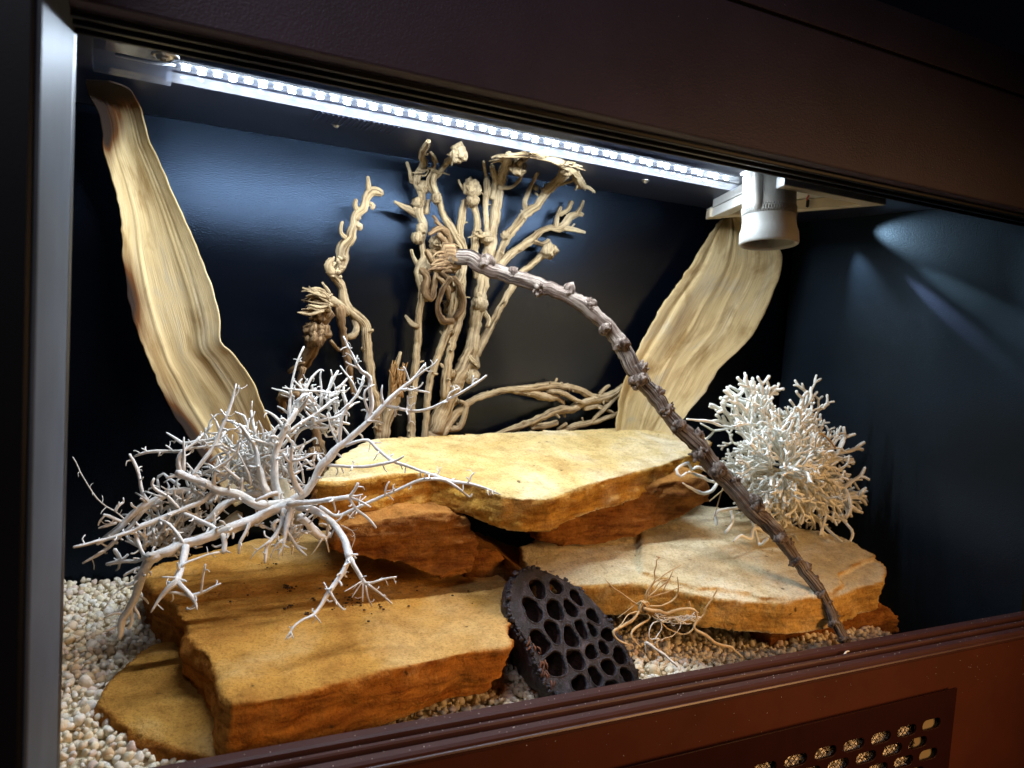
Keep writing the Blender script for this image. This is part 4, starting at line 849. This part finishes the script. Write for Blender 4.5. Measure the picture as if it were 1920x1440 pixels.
wbr([(412, 820, 4), (390, 826, 3.6), (370, 828, 4), (345, 832, 4), (332, 824, 3.6), (312, 811, 2)], .195, .21); wbr([(338, 884, 6), (336, 862, 6), (342, 848, 4.5), (360, 835, 3.4), (376, 820, 3)], .19, .195); wbr([(344, 882, 5), (345, 855, 4.5), (345, 820, 2)], .19)
wbr([(376, 898, 3), (362, 882, 2.6), (350, 868, 2)], .19); wbr([(340, 895, 5), (328, 892, 4), (312, 896, 3.4)], .19)
# secondary left limb behind
wbr([(500, 930, 8), (470, 925, 7), (440, 935, 8), (415, 950, 8), (390, 975, 7), (372, 985, 5)], .20, .19); wbr([(380, 928, 6.5), (355, 920, 7), (325, 921, 7.5), (298, 935, 7.5), (275, 944, 7), (250, 962, 7), (228, 985, 7), (205, 1004, 6.5), (182, 1020, 4.5)], .20, .19)
wbr([(300, 937, 5), (272, 955, 5), (248, 985, 5.5), (225, 1005, 5), (195, 1033, 4.5), (155, 1056, 2.4)], .195, .19); wbr([(226, 978, 4.4), (205, 968, 4), (194, 965, 3)], .19); wbr([(218, 980, 4.4), (200, 985, 4), (185, 990, 2.6)], .19); wbr([(197, 966, 2.6), (188, 976, 2.4), (184, 985, 2)], .19)
wbr([(280, 942, 4.6), (268, 925, 4.4), (262, 900, 4), (257, 880, 4), (250, 862, 4), (243, 852, 3.6)], .195, .20); wbr([(260, 888, 1.8), (261, 878, 1.4)], .198); wbr([(335, 952, 4), (312, 930, 4), (295, 920, 4), (285, 908, 3.4), (289, 897, 3)], .18); wbr([(302, 932, 3), (285, 926, 2.4), (275, 922, 2)], .19)
wbr([(232, 972, 2), (215, 958, 1.8), (200, 950, 1.8), (182, 935, 1.7), (168, 915, 1.6), (160, 902, 1.6), (150, 885, 1.5), (143, 868, 1.4), (136, 857, 1.2)], .188, .18)
wbr([(215, 1030, 5), (222, 1042, 5), (228, 1050, 4.4), (240, 1040, 3)], .185); wbr([(226, 1048, 3.4), (222, 1065, 3), (217, 1070, 2)], .185); wbr([(200, 1058, 4), (225, 1052, 4.4), (255, 1052, 5), (272, 1046, 5)], .18, .165); wbr([(262, 1065, 5), (245, 1072, 4), (232, 1080, 3)], .165)
wbr([(250, 990, 4.6), (256, 1010, 5), (264, 1030, 5), (270, 1042, 5)], .18, .165); wbr([(300, 975, 4), (318, 985, 4.2), (332, 1000, 4.4), (344, 1018, 4.4)], .175, .16); wbr([(345, 962, 5), (372, 975, 5), (395, 985, 5), (410, 997, 5)], .18, .165); wbr([(402, 985, 4), (402, 970, 3), (402, 962, 2)], .17); wbr([(360, 925, 3), (345, 945, 3.4)], .19)
# upright inner limbs
wbr([(525, 938, 11), (517, 915, 8.5), (514, 885, 7.5), (514, 855, 7.5), (522, 832, 7.5), (533, 808, 7), (545, 786, 6), (556, 768, 5)], .175, .185)
wbr([(538, 812, 4.5), (560, 795, 4.4), (585, 780, 4.2), (610, 762, 4), (622, 752, 3.4), (634, 745, 2.6)], .18, .19); wbr([(536, 808, 4.4), (522, 788, 4), (508, 776, 3.6), (497, 770, 3)], .183, .19)
wbr([(543, 790, 4.4), (542, 765, 4), (545, 735, 3.4), (550, 705, 3), (558, 675, 3), (570, 650, 2.6)], .187, .2); wbr([(550, 712, 2), (564, 726, 2.6), (572, 735, 2.4)], .195); wbr([(560, 678, 2), (566, 677, 1.4)], .2)
wbr([(556, 770, 5), (568, 742, 5.5), (580, 745, 5.5), (592, 760, 5.5), (603, 768, 4.6)], .187, .195); wbr([(570, 735, 4), (585, 708, 3.4), (600, 694, 3), (607, 695, 2)], .195, .2); wbr([(602, 765, 4), (602, 735, 3.4), (600, 708, 3), (602, 696, 2.2)], .195); wbr([(608, 740, 4), (620, 724, 4), (626, 708, 4), (634, 695, 3)], .195, .198)
wbr([(530, 727, 2.2), (560, 731, 2.8), (590, 733, 3), (620, 736, 2.2)], .19); wbr([(592, 790, 4), (612, 786, 4), (630, 782, 3.6), (642, 775, 3)], .19); wbr([(585, 800, 4), (610, 802, 4), (632, 790, 4), (655, 795, 3)], .19); wbr([(560, 795, 5), (590, 792, 5), (615, 800, 4), (632, 812, 3)], .195)
wbr([(502, 925, 8), (492, 905, 7), (487, 882, 6.5), (483, 860, 6), (478, 838, 5), (465, 818, 4.4), (455, 802, 4), (448, 795, 3)], .175, .185); wbr([(478, 845, 3.4), (470, 825, 3), (455, 815, 2.6), (440, 808, 2), (450, 800, 2)], .185)
wbr([(565, 925, 8), (553, 905, 6.5), (546, 885, 5.5), (544, 868, 5.5), (546, 848, 4), (549, 827, 3)], .16, .15); wbr([(548, 864, 4), (568, 860, 3.6), (584, 852, 2.8), (594, 851, 2)], .152, .148); wbr([(545, 868, 3.4), (536, 860, 3.4), (532, 850, 3)], .152); wbr([(572, 858, 2.6), (573, 845, 2)], .15)
wbr([(552, 880, 4), (556, 868, 4), (562, 848, 3.6), (570, 835, 2.8)], .17); wbr([(570, 905, 3), (566, 882, 3), (560, 865, 2.6)], .165); wbr([(516, 850, 3.4), (536, 842, 3.4), (560, 838, 3.4), (580, 828, 3), (592, 822, 3), (596, 832, 2)], .18, .19); wbr([(575, 880, 3), (590, 876, 2.8), (586, 862, 2), (592, 850, 1.6)], .16); wbr([(545, 855, 2), (605, 850, 1.2), (612, 862, 1)], .155)
wbr([(455, 935, 4.4), (453, 915, 4.2), (454, 897, 3.6)], .178); wbr([(450, 900, 4), (430, 885, 3.6), (415, 870, 3), (408, 855, 2.4)], .18); wbr([(470, 908, 3.6), (466, 890, 3.4), (458, 872, 3), (447, 850, 3)], .18); wbr([(520, 925, 6), (500, 930, 5), (480, 938, 4)], .158)
# hanging centre twigs and the stub of trunk
wbr([(532, 955, 6), (527, 985, 5), (515, 1005, 5), (503, 1018, 4.4), (498, 1038, 4.4), (497, 1055, 3.4)], .16, .14); wbr([(545, 955, 6), (538, 985, 5.5), (534, 1010, 4), (528, 1030, 3), (522, 1040, 2)], .155, .14); wbr([(537, 990, 5), (548, 1010, 3.8), (558, 1028, 3.6), (575, 1042, 2)], .15, .14); wbr([(553, 1020, 3), (565, 1026, 2.8), (575, 1030, 2)], .145); wbr([(505, 1016, 4), (490, 1026, 3), (478, 1036, 2.4), (470, 1048, 1.6)], .145); wbr([(530, 1012, 3.4), (518, 1022, 3), (509, 1040, 2.4), (507, 1046, 1.6)], .145); wbr([(522, 1005, 2.4), (522, 1035, 1.6), (523, 1050, 1)], .145); wbr([(531, 1010, 2.4), (531, 1030, 1.8), (530, 1042, 1.4)], .145)
wbr([(478, 985, 3), (492, 985, 3.4), (505, 992, 3.2), (520, 990, 4)], .16); wbr([(522, 975, 5), (510, 985, 4.6), (520, 1000, 5)], .155)
wbr([(562, 968, 9), (580, 982, 9), (597, 1002, 9), (612, 1008, 7), (618, 1000, 5)], .175, .17); wbr([(612, 1008, 5), (616, 985, 4), (618, 975, 3)], .17); wbr([(610, 1010, 3), (614, 1022, 3), (617, 1035, 2)], .168); wbr([(604, 1010, 2), (595, 1025, 1.8), (584, 1040, 1)], .168)
wbr([(640, 985, 1.6), (660, 995, 1.4), (665, 1010, 1.4), (658, 1030, 1.2)], .13); wbr([(585, 960, 3.6), (595, 965, 3.4), (588, 972, 2)], .15)
lens_ = sorted(WL, key=lambda q: -max(p[2] for p in q[0]))
spur_src = []
for pts, Y0, Y1 in lens_:
    b = Buf(); tr = trace([(*p[:2], p[2] * (.86 if p[2] > 5 else .76 if p[2] > 3 else .68), *p[3:]) for p in pts], Y0, Y1); big_ = max(p[2] for p in pts)
    Q = tube(b, tr, 9 if big_ > 5 else 7, .0035 if big_ > 5 else .004, .09, .22, .7, ridge=.05 if big_ > 6 else 0)
    # small spurs and scars along each limb
    nl = max(1, int(np.sum(np.linalg.norm(np.diff(Q[:, :3], axis=0), axis=1)) / .011))
    for k in range(nl):
        i = RNG.integers(1, len(Q) - 1); tdir = Q[i + 1, :3] - Q[i - 1, :3]; tdir /= np.linalg.norm(tdir) + 1e-9
        s_ = np.cross(tdir, RNG.normal(0, 1, 3)); s_ /= np.linalg.norm(s_) + 1e-9; ln_ = RNG.uniform(.003, .009); r0 = min(Q[i, 3] * .5, .0012)
        tube(b, [(*(Q[i, :3] + s_ * Q[i, 3] * .6), r0), (*(Q[i, :3] + s_ * (Q[i, 3] + ln_ * .6) + tdir * .001), r0 * .85), (*(Q[i, :3] + s_ * (Q[i, 3] + ln_) + tdir * RNG.uniform(-.002, .004)), r0 * .7)], 5, .004, .15)
    b.obj("limb" if big_ > 5 else "twig", 'white_paint', wb)
# dense fine twigs in the two thickets
def thicket(cx, cy, rx, ry, n, Y0, Y1, lmin, lmax, name):
    b = Buf()
    for k in range(n):
        x_ = cx + random.gauss(0, rx * .5); y_ = cy + random.gauss(0, ry * .5); a = random.uniform(-2.9, -.2) if random.random() < .65 else random.uniform(0, 6.28); l = random.uniform(lmin, lmax); Y = random.uniform(Y0, Y1)
        p = [(x_, y_, 3.2), (x_ + l * .5 * math.cos(a) + random.uniform(-4, 4), y_ + l * .5 * math.sin(a) + random.uniform(-4, 4), 2.8), (x_ + l * math.cos(a), y_ + l * math.sin(a), 2.0)]
        tube(b, trace(p, Y, Y + random.uniform(-.015, .015)), 5, .005, .12, .3)
        for q in range(2):
            a2 = a + random.uniform(-1.2, 1.2); m_ = p[1 + q % 2]; tube(b, trace([(m_[0], m_[1], 1.8), (m_[0] + l * .35 * math.cos(a2), m_[1] + l * .35 * math.sin(a2), 1.2)], Y), 5, .006, .1)
    b.obj(name, 'white_paint', wb)
thicket(480, 880, 75, 55, 150, .19, .24, 22, 55, "fine_twigs"); thicket(300, 1005, 75, 35, 80, .18, .215, 18, 40, "fine_twigs"); thicket(345, 950, 60, 40, 45, .19, .22, 18, 40, "fine_twigs"); thicket(600, 770, 60, 45, 40, .19, .21, 18, 40, "fine_twigs"); thicket(540, 1000, 25, 20, 24, .15, .165, 12, 28, "fine_twigs")
tk_ = Buf(); tube(tk_, trace([(520, 905, 16), (535, 930, 22), (548, 960, 18), (552, 985, 14), (548, 1010, 11)], .195, .185), 12, .004, .1, .1, ridge=.06); tube(tk_, trace([(450, 965, 9), (420, 985, 10), (390, 1005, 9), (355, 1015, 7)], .20, .19), 9, .004, .1, .1); tk_.obj("bare_trunk", 'white_twig_bare', wb)

# ------------------------------------------------------------------ white lichen tuft
li = thing("lichen_tuft", "bushy tuft of white branching lichen on the pale layered slab", "lichen", onp(1470, 990, *P_RIGHT))
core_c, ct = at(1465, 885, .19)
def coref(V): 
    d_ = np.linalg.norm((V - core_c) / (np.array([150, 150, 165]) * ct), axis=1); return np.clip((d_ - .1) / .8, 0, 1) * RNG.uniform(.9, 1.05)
env = [(-180, 1.08), (-165, .98), (-150, .80), (-135, 1.0), (-128, 1.28), (-112, 1.40), (-100, 1.34), (-90, 1.18), (-75, 1.14), (-62, 1.28), (-45, .98), (-25, .95), (-5, 1.18), (8, 1.2), (22, 1.22), (35, 1.22), (45, 1.3), (60, .95), (80, .8), (105, .85), (125, .75), (140, .72), (160, .95), (180, 1.08)]
def envr(a): return np.interp(math.degrees(a), [e[0] for e in env], [e[1] for e in env]) * 128
lb_ = [Buf() for _ in range(8)]
def sprig(B, x_, y_, a, l, Y, dY, r, depth):
    n_ = 2; pts = [(x_, y_, r)]; a1 = a
    for q in range(n_): a1 += random.uniform(-.3, .3); pts.append((pts[-1][0] + l / n_ * math.cos(a1), pts[-1][1] + l / n_ * math.sin(a1), r * (1 - .06 * (q + 1))))
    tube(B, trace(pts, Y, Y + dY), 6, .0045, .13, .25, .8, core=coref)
    if depth:
        for q in range(random.choice((2, 2, 3))):
            i = 2 if q < 2 else 1; a2 = a1 + (-1) ** q * random.uniform(.3, .8); sprig(B, pts[i][0], pts[i][1], a2, l * random.uniform(.45, .7), Y + dY * i / 2, dY * random.uniform(-.5, .6) + random.uniform(-.006, .006), r * .9, depth - 1)
for k in range(380):
    a = random.uniform(-math.pi, math.pi); el = random.gauss(0, .6); rad = envr(a) * random.uniform(.66, .93) * max(.4, math.cos(el)); f_ = random.uniform(.1, .75); r0 = rad * f_
    x0_, y0_ = 1465 + r0 * math.cos(a) + random.gauss(0, 16), 885 + r0 * math.sin(a) + random.gauss(0, 16); ln_ = max(16, rad - r0)
    sprig(lb_[k % 8], x0_, y0_, a + random.uniform(-.6, .6), ln_ * .55, .19 - .08 * math.sin(el), -.04 * math.sin(el) + random.uniform(-.012, .012), random.uniform(2.3, 3.2), 2 if ln_ > 30 else 1)
for k in range(16):
    a = random.choice((-2.25, -1.95, -1.75, -1.2, -.9, -2.5, -.15, .1, .35, .6, .75, -.6)) + random.uniform(-.12, .12); rad = envr(a); sprig(lb_[k % 8], 1465 + rad * .45 * math.cos(a), 885 + rad * .45 * math.sin(a), a + random.uniform(-.15, .15), rad * .34, .18, random.uniform(-.02, .02), 4.2, 2)
for pts in ([(1385, 800, 3.4), (1362, 801, 3.2), (1335, 792, 3), (1310, 788, 2.6), (1288, 786, 2)], [(1372, 905, 3.4), (1340, 892, 3.2), (1310, 875, 3), (1296, 880, 2.8), (1290, 868, 2.6), (1268, 880, 2.6), (1276, 894, 2.6), (1288, 886, 2.4)], [(1380, 915, 3.4), (1350, 903, 3.4), (1335, 920, 3.4), (1318, 926, 3.2), (1295, 915, 2.8), (1280, 906, 1.6)], [(1340, 905, 3), (1312, 893, 3), (1292, 885, 2.6)],
            [(1415, 955, 3.6), (1392, 950, 3.4), (1370, 954, 3.2), (1343, 960, 3.2), (1343, 985, 2.8)], [(1370, 955, 3), (1373, 978, 2.8), (1360, 1000, 2.6)], [(1440, 1000, 3), (1415, 990, 3), (1408, 1010, 3.2), (1390, 1005, 2.6), (1375, 1015, 2)], [(1412, 980, 3.2), (1418, 1000, 3), (1425, 1022, 3), (1440, 1010, 2.6)], [(1490, 1005, 3), (1500, 1025, 2.8), (1508, 1045, 2)], [(1560, 960, 3), (1590, 985, 2.8), (1598, 1000, 2.6), (1594, 1015, 2)], [(1540, 980, 3), (1565, 1005, 2.4), (1578, 1015, 1.8)]):
    tube(lb_[0], trace(pts, .17, .135), 7, .004, .12, .25, .7, core=coref)
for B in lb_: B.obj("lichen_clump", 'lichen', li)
hb = Buf()
for pts in ([(1505, 838, 1.6), (1515, 818, 1.6), (1535, 812, 1.7), (1552, 822, 1.8), (1568, 842, 1.2)], [(1330, 940, 1.2), (1360, 915, 1.4), (1376, 900, 1.2)], [(1338, 975, 1), (1350, 930, 1.2), (1355, 915, 1)], [(1500, 960, 1), (1540, 910, 1.2), (1550, 880, 1)]): tube(hb, trace(pts, .14), 6, .004, .05)
hb.obj("dry_straw", 'root_fibre', li)

# ------------------------------------------------------------------ lotus seed pod
PC, pt = at(1078, 1190, .085)
viewd = -(ray(1078, 1190) / np.linalg.norm(ray(1078, 1190)))
def imgdir(dx_, dy_):                      # a direction in the image plane as a direction in the tank
    q = CXW * dx_ + CYW * dy_; return q / np.linalg.norm(q)
CXW = R[:, 0]; CYW = -R[:, 1]
mj = imgdir(.62, .78); mn = imgdir(.78, -.62); th = math.radians(44)
nrm = viewd * math.cos(th) + mn * math.sin(th); nrm /= np.linalg.norm(nrm)
e1 = mj - nrm * (mj @ nrm); e1 /= np.linalg.norm(e1); e2 = np.cross(nrm, e1)
def pod2(px, py):
    r_ = ray(px, py); o_ = np.array([0, -D, 0]); t = ((PC - o_) @ nrm) / (r_ @ nrm); q = o_ + r_ * t - PC; return np.array([q @ e1, q @ e2])
outl_px = [(958, 1100), (972, 1080), (1000, 1069), (1040, 1082), (1085, 1107), (1115, 1135), (1140, 1165), (1165, 1205), (1185, 1245), (1195, 1275), (1180, 1300), (1140, 1318), (1090, 1322), (1045, 1305), (1012, 1260), (995, 1215), (972, 1180), (956, 1145)]
outl = [pod2(*p) for p in outl_px]
oc = np.mean(outl, 0)
outs = spline([(*p, 0, 0) for p in outl + [outl[0]]], .004)[:-1, :2]
pod = thing("lotus_seed_pod", "dark brown dried lotus seed pod full of oval holes, between the slabs", "seed pod", tuple(PC - nrm * .05))
axm = np.array([.50, .866]); hol = []
for x_, y_, a_, b_ in ((455, 310, 125, 85), (395, 580, 170, 92), (690, 590, 140, 95), (880, 550, 130, 75), (950, 430, 120, 55), (690, 290, 95, 75), (660, 860, 180, 72), (885, 930, 150, 92), (1040, 840, 165, 70), (1150, 820, 120, 45), (1170, 680, 120, 62), (1350, 910, 90, 85), (1155, 1120, 88, 88), (1300, 1070, 90, 55), (950, 1230, 180, 88), (1370, 1320, 130, 92), (1515, 1180, 135, 72), (500, 1010, 185, 95), (690, 1270, 160, 135), (1600, 1420, 115, 62), (1205, 1440, 130, 65), (1000, 1530, 100, 100), (1410, 1570, 90, 75)):
    ctr = np.array([940 + x_ / 6.857, 1060 + y_ / 6.857]); pl = []
    for k in range(20):
        a = 2 * math.pi * k / 20; jit = 1 + .07 * math.sin(3 * a + x_) + .05 * math.sin(2 * a + y_)
        q = ctr + (axm * a_ * math.cos(a) + np.array([axm[1], -axm[0]]) * b_ * math.sin(a)) / 6.857 * 1.12 * jit; pl.append(pod2(*q))
    hol.append(np.array(pl))
cen = [h.mean(0) for h in hol]; cells = []
for i, h in enumerate(hol):                  # thin walls: every hole swells until it nearly meets its neighbours and the rim
    k = 26; pl = []
    for q in range(k):
        a = 2 * math.pi * q / k; d_ = np.array([math.cos(a), math.sin(a)]); own = max(abs((p - cen[i]) @ d_) for p in h if (p - cen[i]) @ d_ > 0)
        r_ = own * 1.06
        for j, c2 in enumerate(cen):
            if j != i:
                w_ = c2 - cen[i]; L2 = np.linalg.norm(w_); pr = d_ @ w_ / L2
                if pr > .05: r_ = min(r_, (L2 / 2 - .00085) / pr)
        for p0, p1 in zip(outs, np.roll(outs, -1, 0)):
            e_ = p1 - p0; den = d_[0] * e_[1] - d_[1] * e_[0]
            if abs(den) > 1e-9:
                t = ((p0 - cen[i])[0] * e_[1] - (p0 - cen[i])[1] * e_[0]) / den; u_ = ((p0 - cen[i])[0] * d_[1] - (p0 - cen[i])[1] * d_[0]) / den
                if t > 0 and 0 <= u_ <= 1: r_ = min(r_, t - .003)
        pl.append(max(r_, .0008))
    pl = np.array(pl)
    for _ in range(2): pl = np.minimum(pl, (np.roll(pl, 1) + pl + np.roll(pl, -1)) / 3)
    if pl.min() > .0018: cells.append(np.array([cen[i] + pl[q] * np.array([math.cos(2 * math.pi * q / k), math.sin(2 * math.pi * q / k)]) for q in range(k)]))
hol = cells
me = curve_plate("seed_face", [tuple(p) for p in outs], [[tuple(p) for p in h] for h in hol], .0022, None, bev=.0009)
fo = link("seed_face", me, 'pod_skin'); fm = Matrix((( *[e1[0], e2[0], nrm[0]], PC[0]), (*[e1[1], e2[1], nrm[1]], PC[1]), (*[e1[2], e2[2], nrm[2]], PC[2]), (0, 0, 0, 1)))
fo.matrix_world = fm; bpy.context.view_layer.update(); fo.parent = pod; fo.matrix_parent_inverse = Matrix.Translation(pod.location).inverted()
def p3(q, d_): return PC + e1 * q[0] + e2 * q[1] + nrm * d_
for h in hol:                                # a pit behind every hole, with a raised lip
    b = Buf(); c = h.mean(0); n = len(h); rings = []
    for d_, k in ((.0004, .99), (-.006, 1.0), (-.016, .95), (-.024, .7), (-.027, .25)):
        rings.append([p3(c + (p - c) * (k + random.uniform(-.02, .02)), d_) for p in h])
    V = [p for r_ in rings for p in r_] + [p3(c, -.028)]
    b.add(V, [(i * n + j, i * n + (j + 1) % n, (i + 1) * n + (j + 1) % n, (i + 1) * n + j) for i in range(len(rings) - 1) for j in range(n)] + [(4 * n + j, 4 * n + (j + 1) % n, 5 * n) for j in range(n)])
    b.obj("seed_pit", 'pod_inner', pod)
    b = Buf(); lp_ = [(*p3(c + (p - c) * 1.03, .0016), .00085) for p in h]; tube(b, lp_ + [lp_[0]], 6, .004, .25, .2); b.obj("pit_lip", 'pod_skin', pod)
b = Buf(); nO = len(outs); rings = []
for d_, k in ((.0008, .985), (-.003, 1.045), (-.010, 1.05), (-.022, .96), (-.045, .72), (-.075, .42), (-.10, .2)):
    rings.append([p3(oc + (p - oc) * (k * (1 + .02 * math.sin(j * 1.9) + random.uniform(-.012, .012))), d_) for j, p in enumerate(outs)])
b.add([p for r_ in rings for p in r_], [(i * nO + j, i * nO + (j + 1) % nO, (i + 1) * nO + (j + 1) % nO, (i + 1) * nO + j) for i in range(len(rings) - 1) for j in range(nO)])
b.obj("pod_wall", 'pod_skin', pod)
b = Buf()
for j, p in enumerate(outs):                 # the wrinkled, lumpy rim
    for k in range(2):
        q = oc + (p - oc) * random.uniform(.985, 1.05); blob(b, p3(q, random.uniform(-.006, .001)), random.uniform(.0016, .0034), .7, 2, 2.4)
o = b.obj("wrinkled_rim", 'pod_skin', pod); o['kind'] = 'stuff'
b = Buf()
for k in range(16):
    t = random.random(); cx, cy = 985 + t * 50 + random.uniform(-7, 7), 1192 + t * 85 + random.uniform(-8, 8); q = pod2(cx, cy); q2 = pod2(cx + random.uniform(-9, 9), cy + random.uniform(4, 20))
    tube(b, [(*p3(q, .001), .0006), (*p3((q + q2) / 2, .003), .0009), (*p3(q2, .0015), .0004)], 5, .002, .3, .4)
b.obj("torn_rim", 'pod_torn', pod)

# ------------------------------------------------------------------ dried root tuft
rt = thing("root_tuft", "small tangle of pale dried roots on the gravel in front of the pale layered slab", "dried root", at(1215, 1140, .07)[0])
def rw_(pts, m, Y0, Y1=None, name="root"):
    b = Buf(); tube(b, trace(pts, Y0, Y1, .78), 7, .0025, .08, .25); b.obj(name, m, rt)
z = lambda L_: [(1120 + x / 6, 1030 + y / 6, r_) for x, y, r_ in L_]
for L_, m, a_, c_ in (
  ([(500, 640, 3), (440, 740, 3.2), (390, 800, 3.6), (290, 860, 3.2), (180, 925, 3.2), (215, 1000, 3), (280, 1045, 3), (360, 1075, 2.6)], 'root_fibre', .075, .055),
  ([(530, 700, 2.6), (590, 770, 2.6), (480, 850, 2.6), (405, 905, 2.8), (375, 980, 2.6), (430, 1050, 2.4), (490, 1100, 2)], 'root_fibre', .075, .055),
  ([(520, 660, 4), (600, 690, 4.4), (700, 695, 4), (780, 715, 3.8), (870, 690, 3.6), (960, 675, 3.4), (1050, 665, 3.4), (1115, 700, 3.2), (1115, 800, 3), (1090, 890, 3.4), (1200, 960, 3.6), (1310, 1040, 4), (1400, 1080, 3.6), (1500, 1100, 3.4), (1570, 1160, 3.2), (1650, 1230, 2.4)], 'root_fibre', .07, .04),
  ([(1045, 660, 2), (1040, 620, 1.8), (1035, 585, 1)], 'root_fibre', .065, None),
  ([(1350, 445, 1.8), (1290, 560, 1.8), (1215, 670, 1.9), (1205, 725, 1.9), (1150, 785, 2), (1090, 870, 2), (1050, 925, 2), (970, 955, 1.8), (880, 930, 1.7), (790, 890, 1.6), (720, 820, 1.5), (650, 720, 1.4)], 'root_fibre', .06, .07),
  ([(540, 560, 1.8), (555, 480, 1.6), (610, 400, 1.6), (650, 340, 1.5), (640, 260, 1.5), (665, 170, 1.5), (660, 120, 1.6), (700, 90, 1.8), (660, 80, 1.4)], 'root_fibre', .075, .07),
  ([(560, 540, 2), (620, 400, 1.8), (720, 310, 1.8), (850, 225, 1.6), (940, 175, 1)], 'root_fibre', .075, .07), ([(560, 550, 2), (690, 440, 2), (800, 345, 1.6), (860, 220, 1)], 'root_fibre', .075, .07),
  ([(570, 545, 2), (700, 510, 2), (830, 465, 1.8), (960, 420, 1)], 'root_fibre', .075, .068), ([(590, 640, 2), (730, 630, 1.9), (850, 570, 1.8), (905, 500, 1.7), (910, 400, 1.5), (900, 310, 1)], 'root_fibre', .075, .068),
  ([(470, 630, 1.8), (400, 590, 1.7), (280, 500, 1.6), (180, 430, 1.4), (90, 340, 1)], 'root_fibre', .075, .08), ([(480, 690, 1.4), (350, 735, 1.2), (280, 830, 1.2), (230, 880, 1)], 'root_fibre', .075, .06), ([(460, 600, 1), (350, 680, 1), (230, 770, .8)], 'root_fibre', .075, .08),
  ([(620, 480, 1.4), (720, 350, 1.4), (820, 340, 1)], 'root_fibre', .073, None), ([(740, 480, 1.2), (770, 400, 1.2), (810, 350, 1)], 'root_fibre', .072, None),
  ([(720, 800, 1.3), (630, 830, 1.3), (590, 900, 1.3), (580, 970, 1.4), (600, 1010, 1.6), (690, 1005, 1.8)], 'root_white', .065, .055), ([(700, 790, 1.1), (725, 880, 1.1), (680, 960, 1.1), (650, 1010, 1.4)], 'root_white', .065, .055), ([(940, 810, 1), (930, 880, 1), (850, 970, 1), (760, 1000, 1), (710, 1030, 1)], 'root_white', .066, .056),
  ([(545, 1045, 3.4), (600, 1080, 3.4), (700, 1150, 3.2), (800, 1230, 3.2), (900, 1320, 2.8)], 'root_white', .055, .03), ([(545, 1045, 2.4), (540, 1110, 2), (545, 1160, 1.6)], 'root_white', .055, None), ([(660, 1020, 2.4), (700, 1010, 2.4), (640, 1060, 2)], 'root_white', .056, None)):
    rw_(z(L_), m, a_, c_)
b = Buf()
for k in range(46):
    t = random.random(); x_, y_ = 620 + 480 * t + random.uniform(-30, 30), 735 + 60 * math.sin(t * 3.2) + random.uniform(-25, 25); a = random.uniform(-.6, 1.0); l = random.uniform(60, 170)
    tube(b, trace(z([(x_, y_, .9), (x_ + l * .5 * math.cos(a), y_ + l * .5 * math.sin(a) + random.uniform(-25, 25), .8), (x_ + l * math.cos(a), y_ + l * math.sin(a) * .6, .6)]), .066 + random.uniform(-.006, .006)), 5, .004, .05, .4)
b.obj("fine_roots", 'root_white', rt)
b = Buf()
for k in range(16):
    a = k * .4; tube(b, trace(z([(490 + 30 * math.cos(a), 640 + 60 * math.sin(a), 1.6), (520 + 20 * math.cos(a + 1.5), 640 + 60 * math.sin(a + 1.5), 1.6), (560 + 30 * math.cos(a + 3), 650 + 60 * math.sin(a + 3), 1.4)]), .074 + .003 * math.sin(k)), 5, .003, .1, .2)
b.obj("root_crown", 'root_fibre', rt)

# ------------------------------------------------------------------ crumbs, dust, a stray root bit on the sill
d_ = Buf(); vq, fq = ico(1)
for k in range(230):
    x_ = RNG.uniform(.0, 1.0); y_ = RNG.choice([RNG.uniform(-.0055, .002), RNG.uniform(-.018, -.0155), RNG.uniform(-.034, -.028)]); d_.add(vq * RNG.uniform(.00018, .0005) + np.array([x_, y_, -.2922 if y_ > -.01 else -.2930]), fq)
for k in range(120):
    x_ = RNG.uniform(.2, 1.0); d_.add(vq * RNG.uniform(.00015, .00035) + np.array([x_, -.0379, RNG.uniform(-.35, -.303)]), fq)
for k in range(60): d_.add(vq * RNG.uniform(.00015, .00035) + np.array([RNG.uniform(.3, 1.1), YF - .0001, RNG.uniform(zb + .003, zt)]), fq)
for k in range(420): 
    zz = RNG.uniform(-.3, .12); d_.add(vq * RNG.uniform(.00012, .0003) + np.array([RNG.uniform(-.052, -.0445), -.0002, zz]), fq)
    if k % 3 == 0: d_.add(vq * RNG.uniform(.0001, .00025) + np.array([-.0448, RNG.uniform(-.06, .0), RNG.uniform(-.3, .1)]), fq)
do = d_.obj("dust", 'dust'); tag(do, "pale dust specks on the sill, fascia and left stile", kind='stuff')
sb_ = Buf(); w = at(1585, 1228, -.014)[0]; tube(sb_, trace([(1582, 1237, 1.6), (1583, 1228, 1.6), (1587, 1222, 1.5), (1592, 1221, 1.2)], -.016, -.012), 6, .001, .05); o = sb_.obj("root_crumb", 'root_white'); tag(o, "tiny pale hooked bit of root lying on the front sill", "root crumb")
cr = Buf()
for cx, cy, n_, s_ in ((542, 1103, 26, 6), (548, 1136, 9, 4), (537, 1143, 5, 3), (575, 1152, 5, 3), (648, 1130, 22, 14), (620, 1080, 10, 25), (590, 1123, 6, 6), (500, 1060, 8, 12), (700, 1140, 10, 25), (810, 1140, 6, 40), (470, 1120, 6, 30)):
    for k in range(n_):
        w = onp(cx + random.gauss(0, s_), cy + random.gauss(0, s_ * .5), *P_BIG); v2, f2 = ico(1); cr.add(v2 * np.array([1, 1, .6]) * RNG.uniform(.0005, .0017) + w + np.array([0, 0, .0012]), f2)
co_ = cr.obj("dirt", 'dirt'); tag(co_, "dark crumbs of dirt on top of the largest slab", kind='stuff')
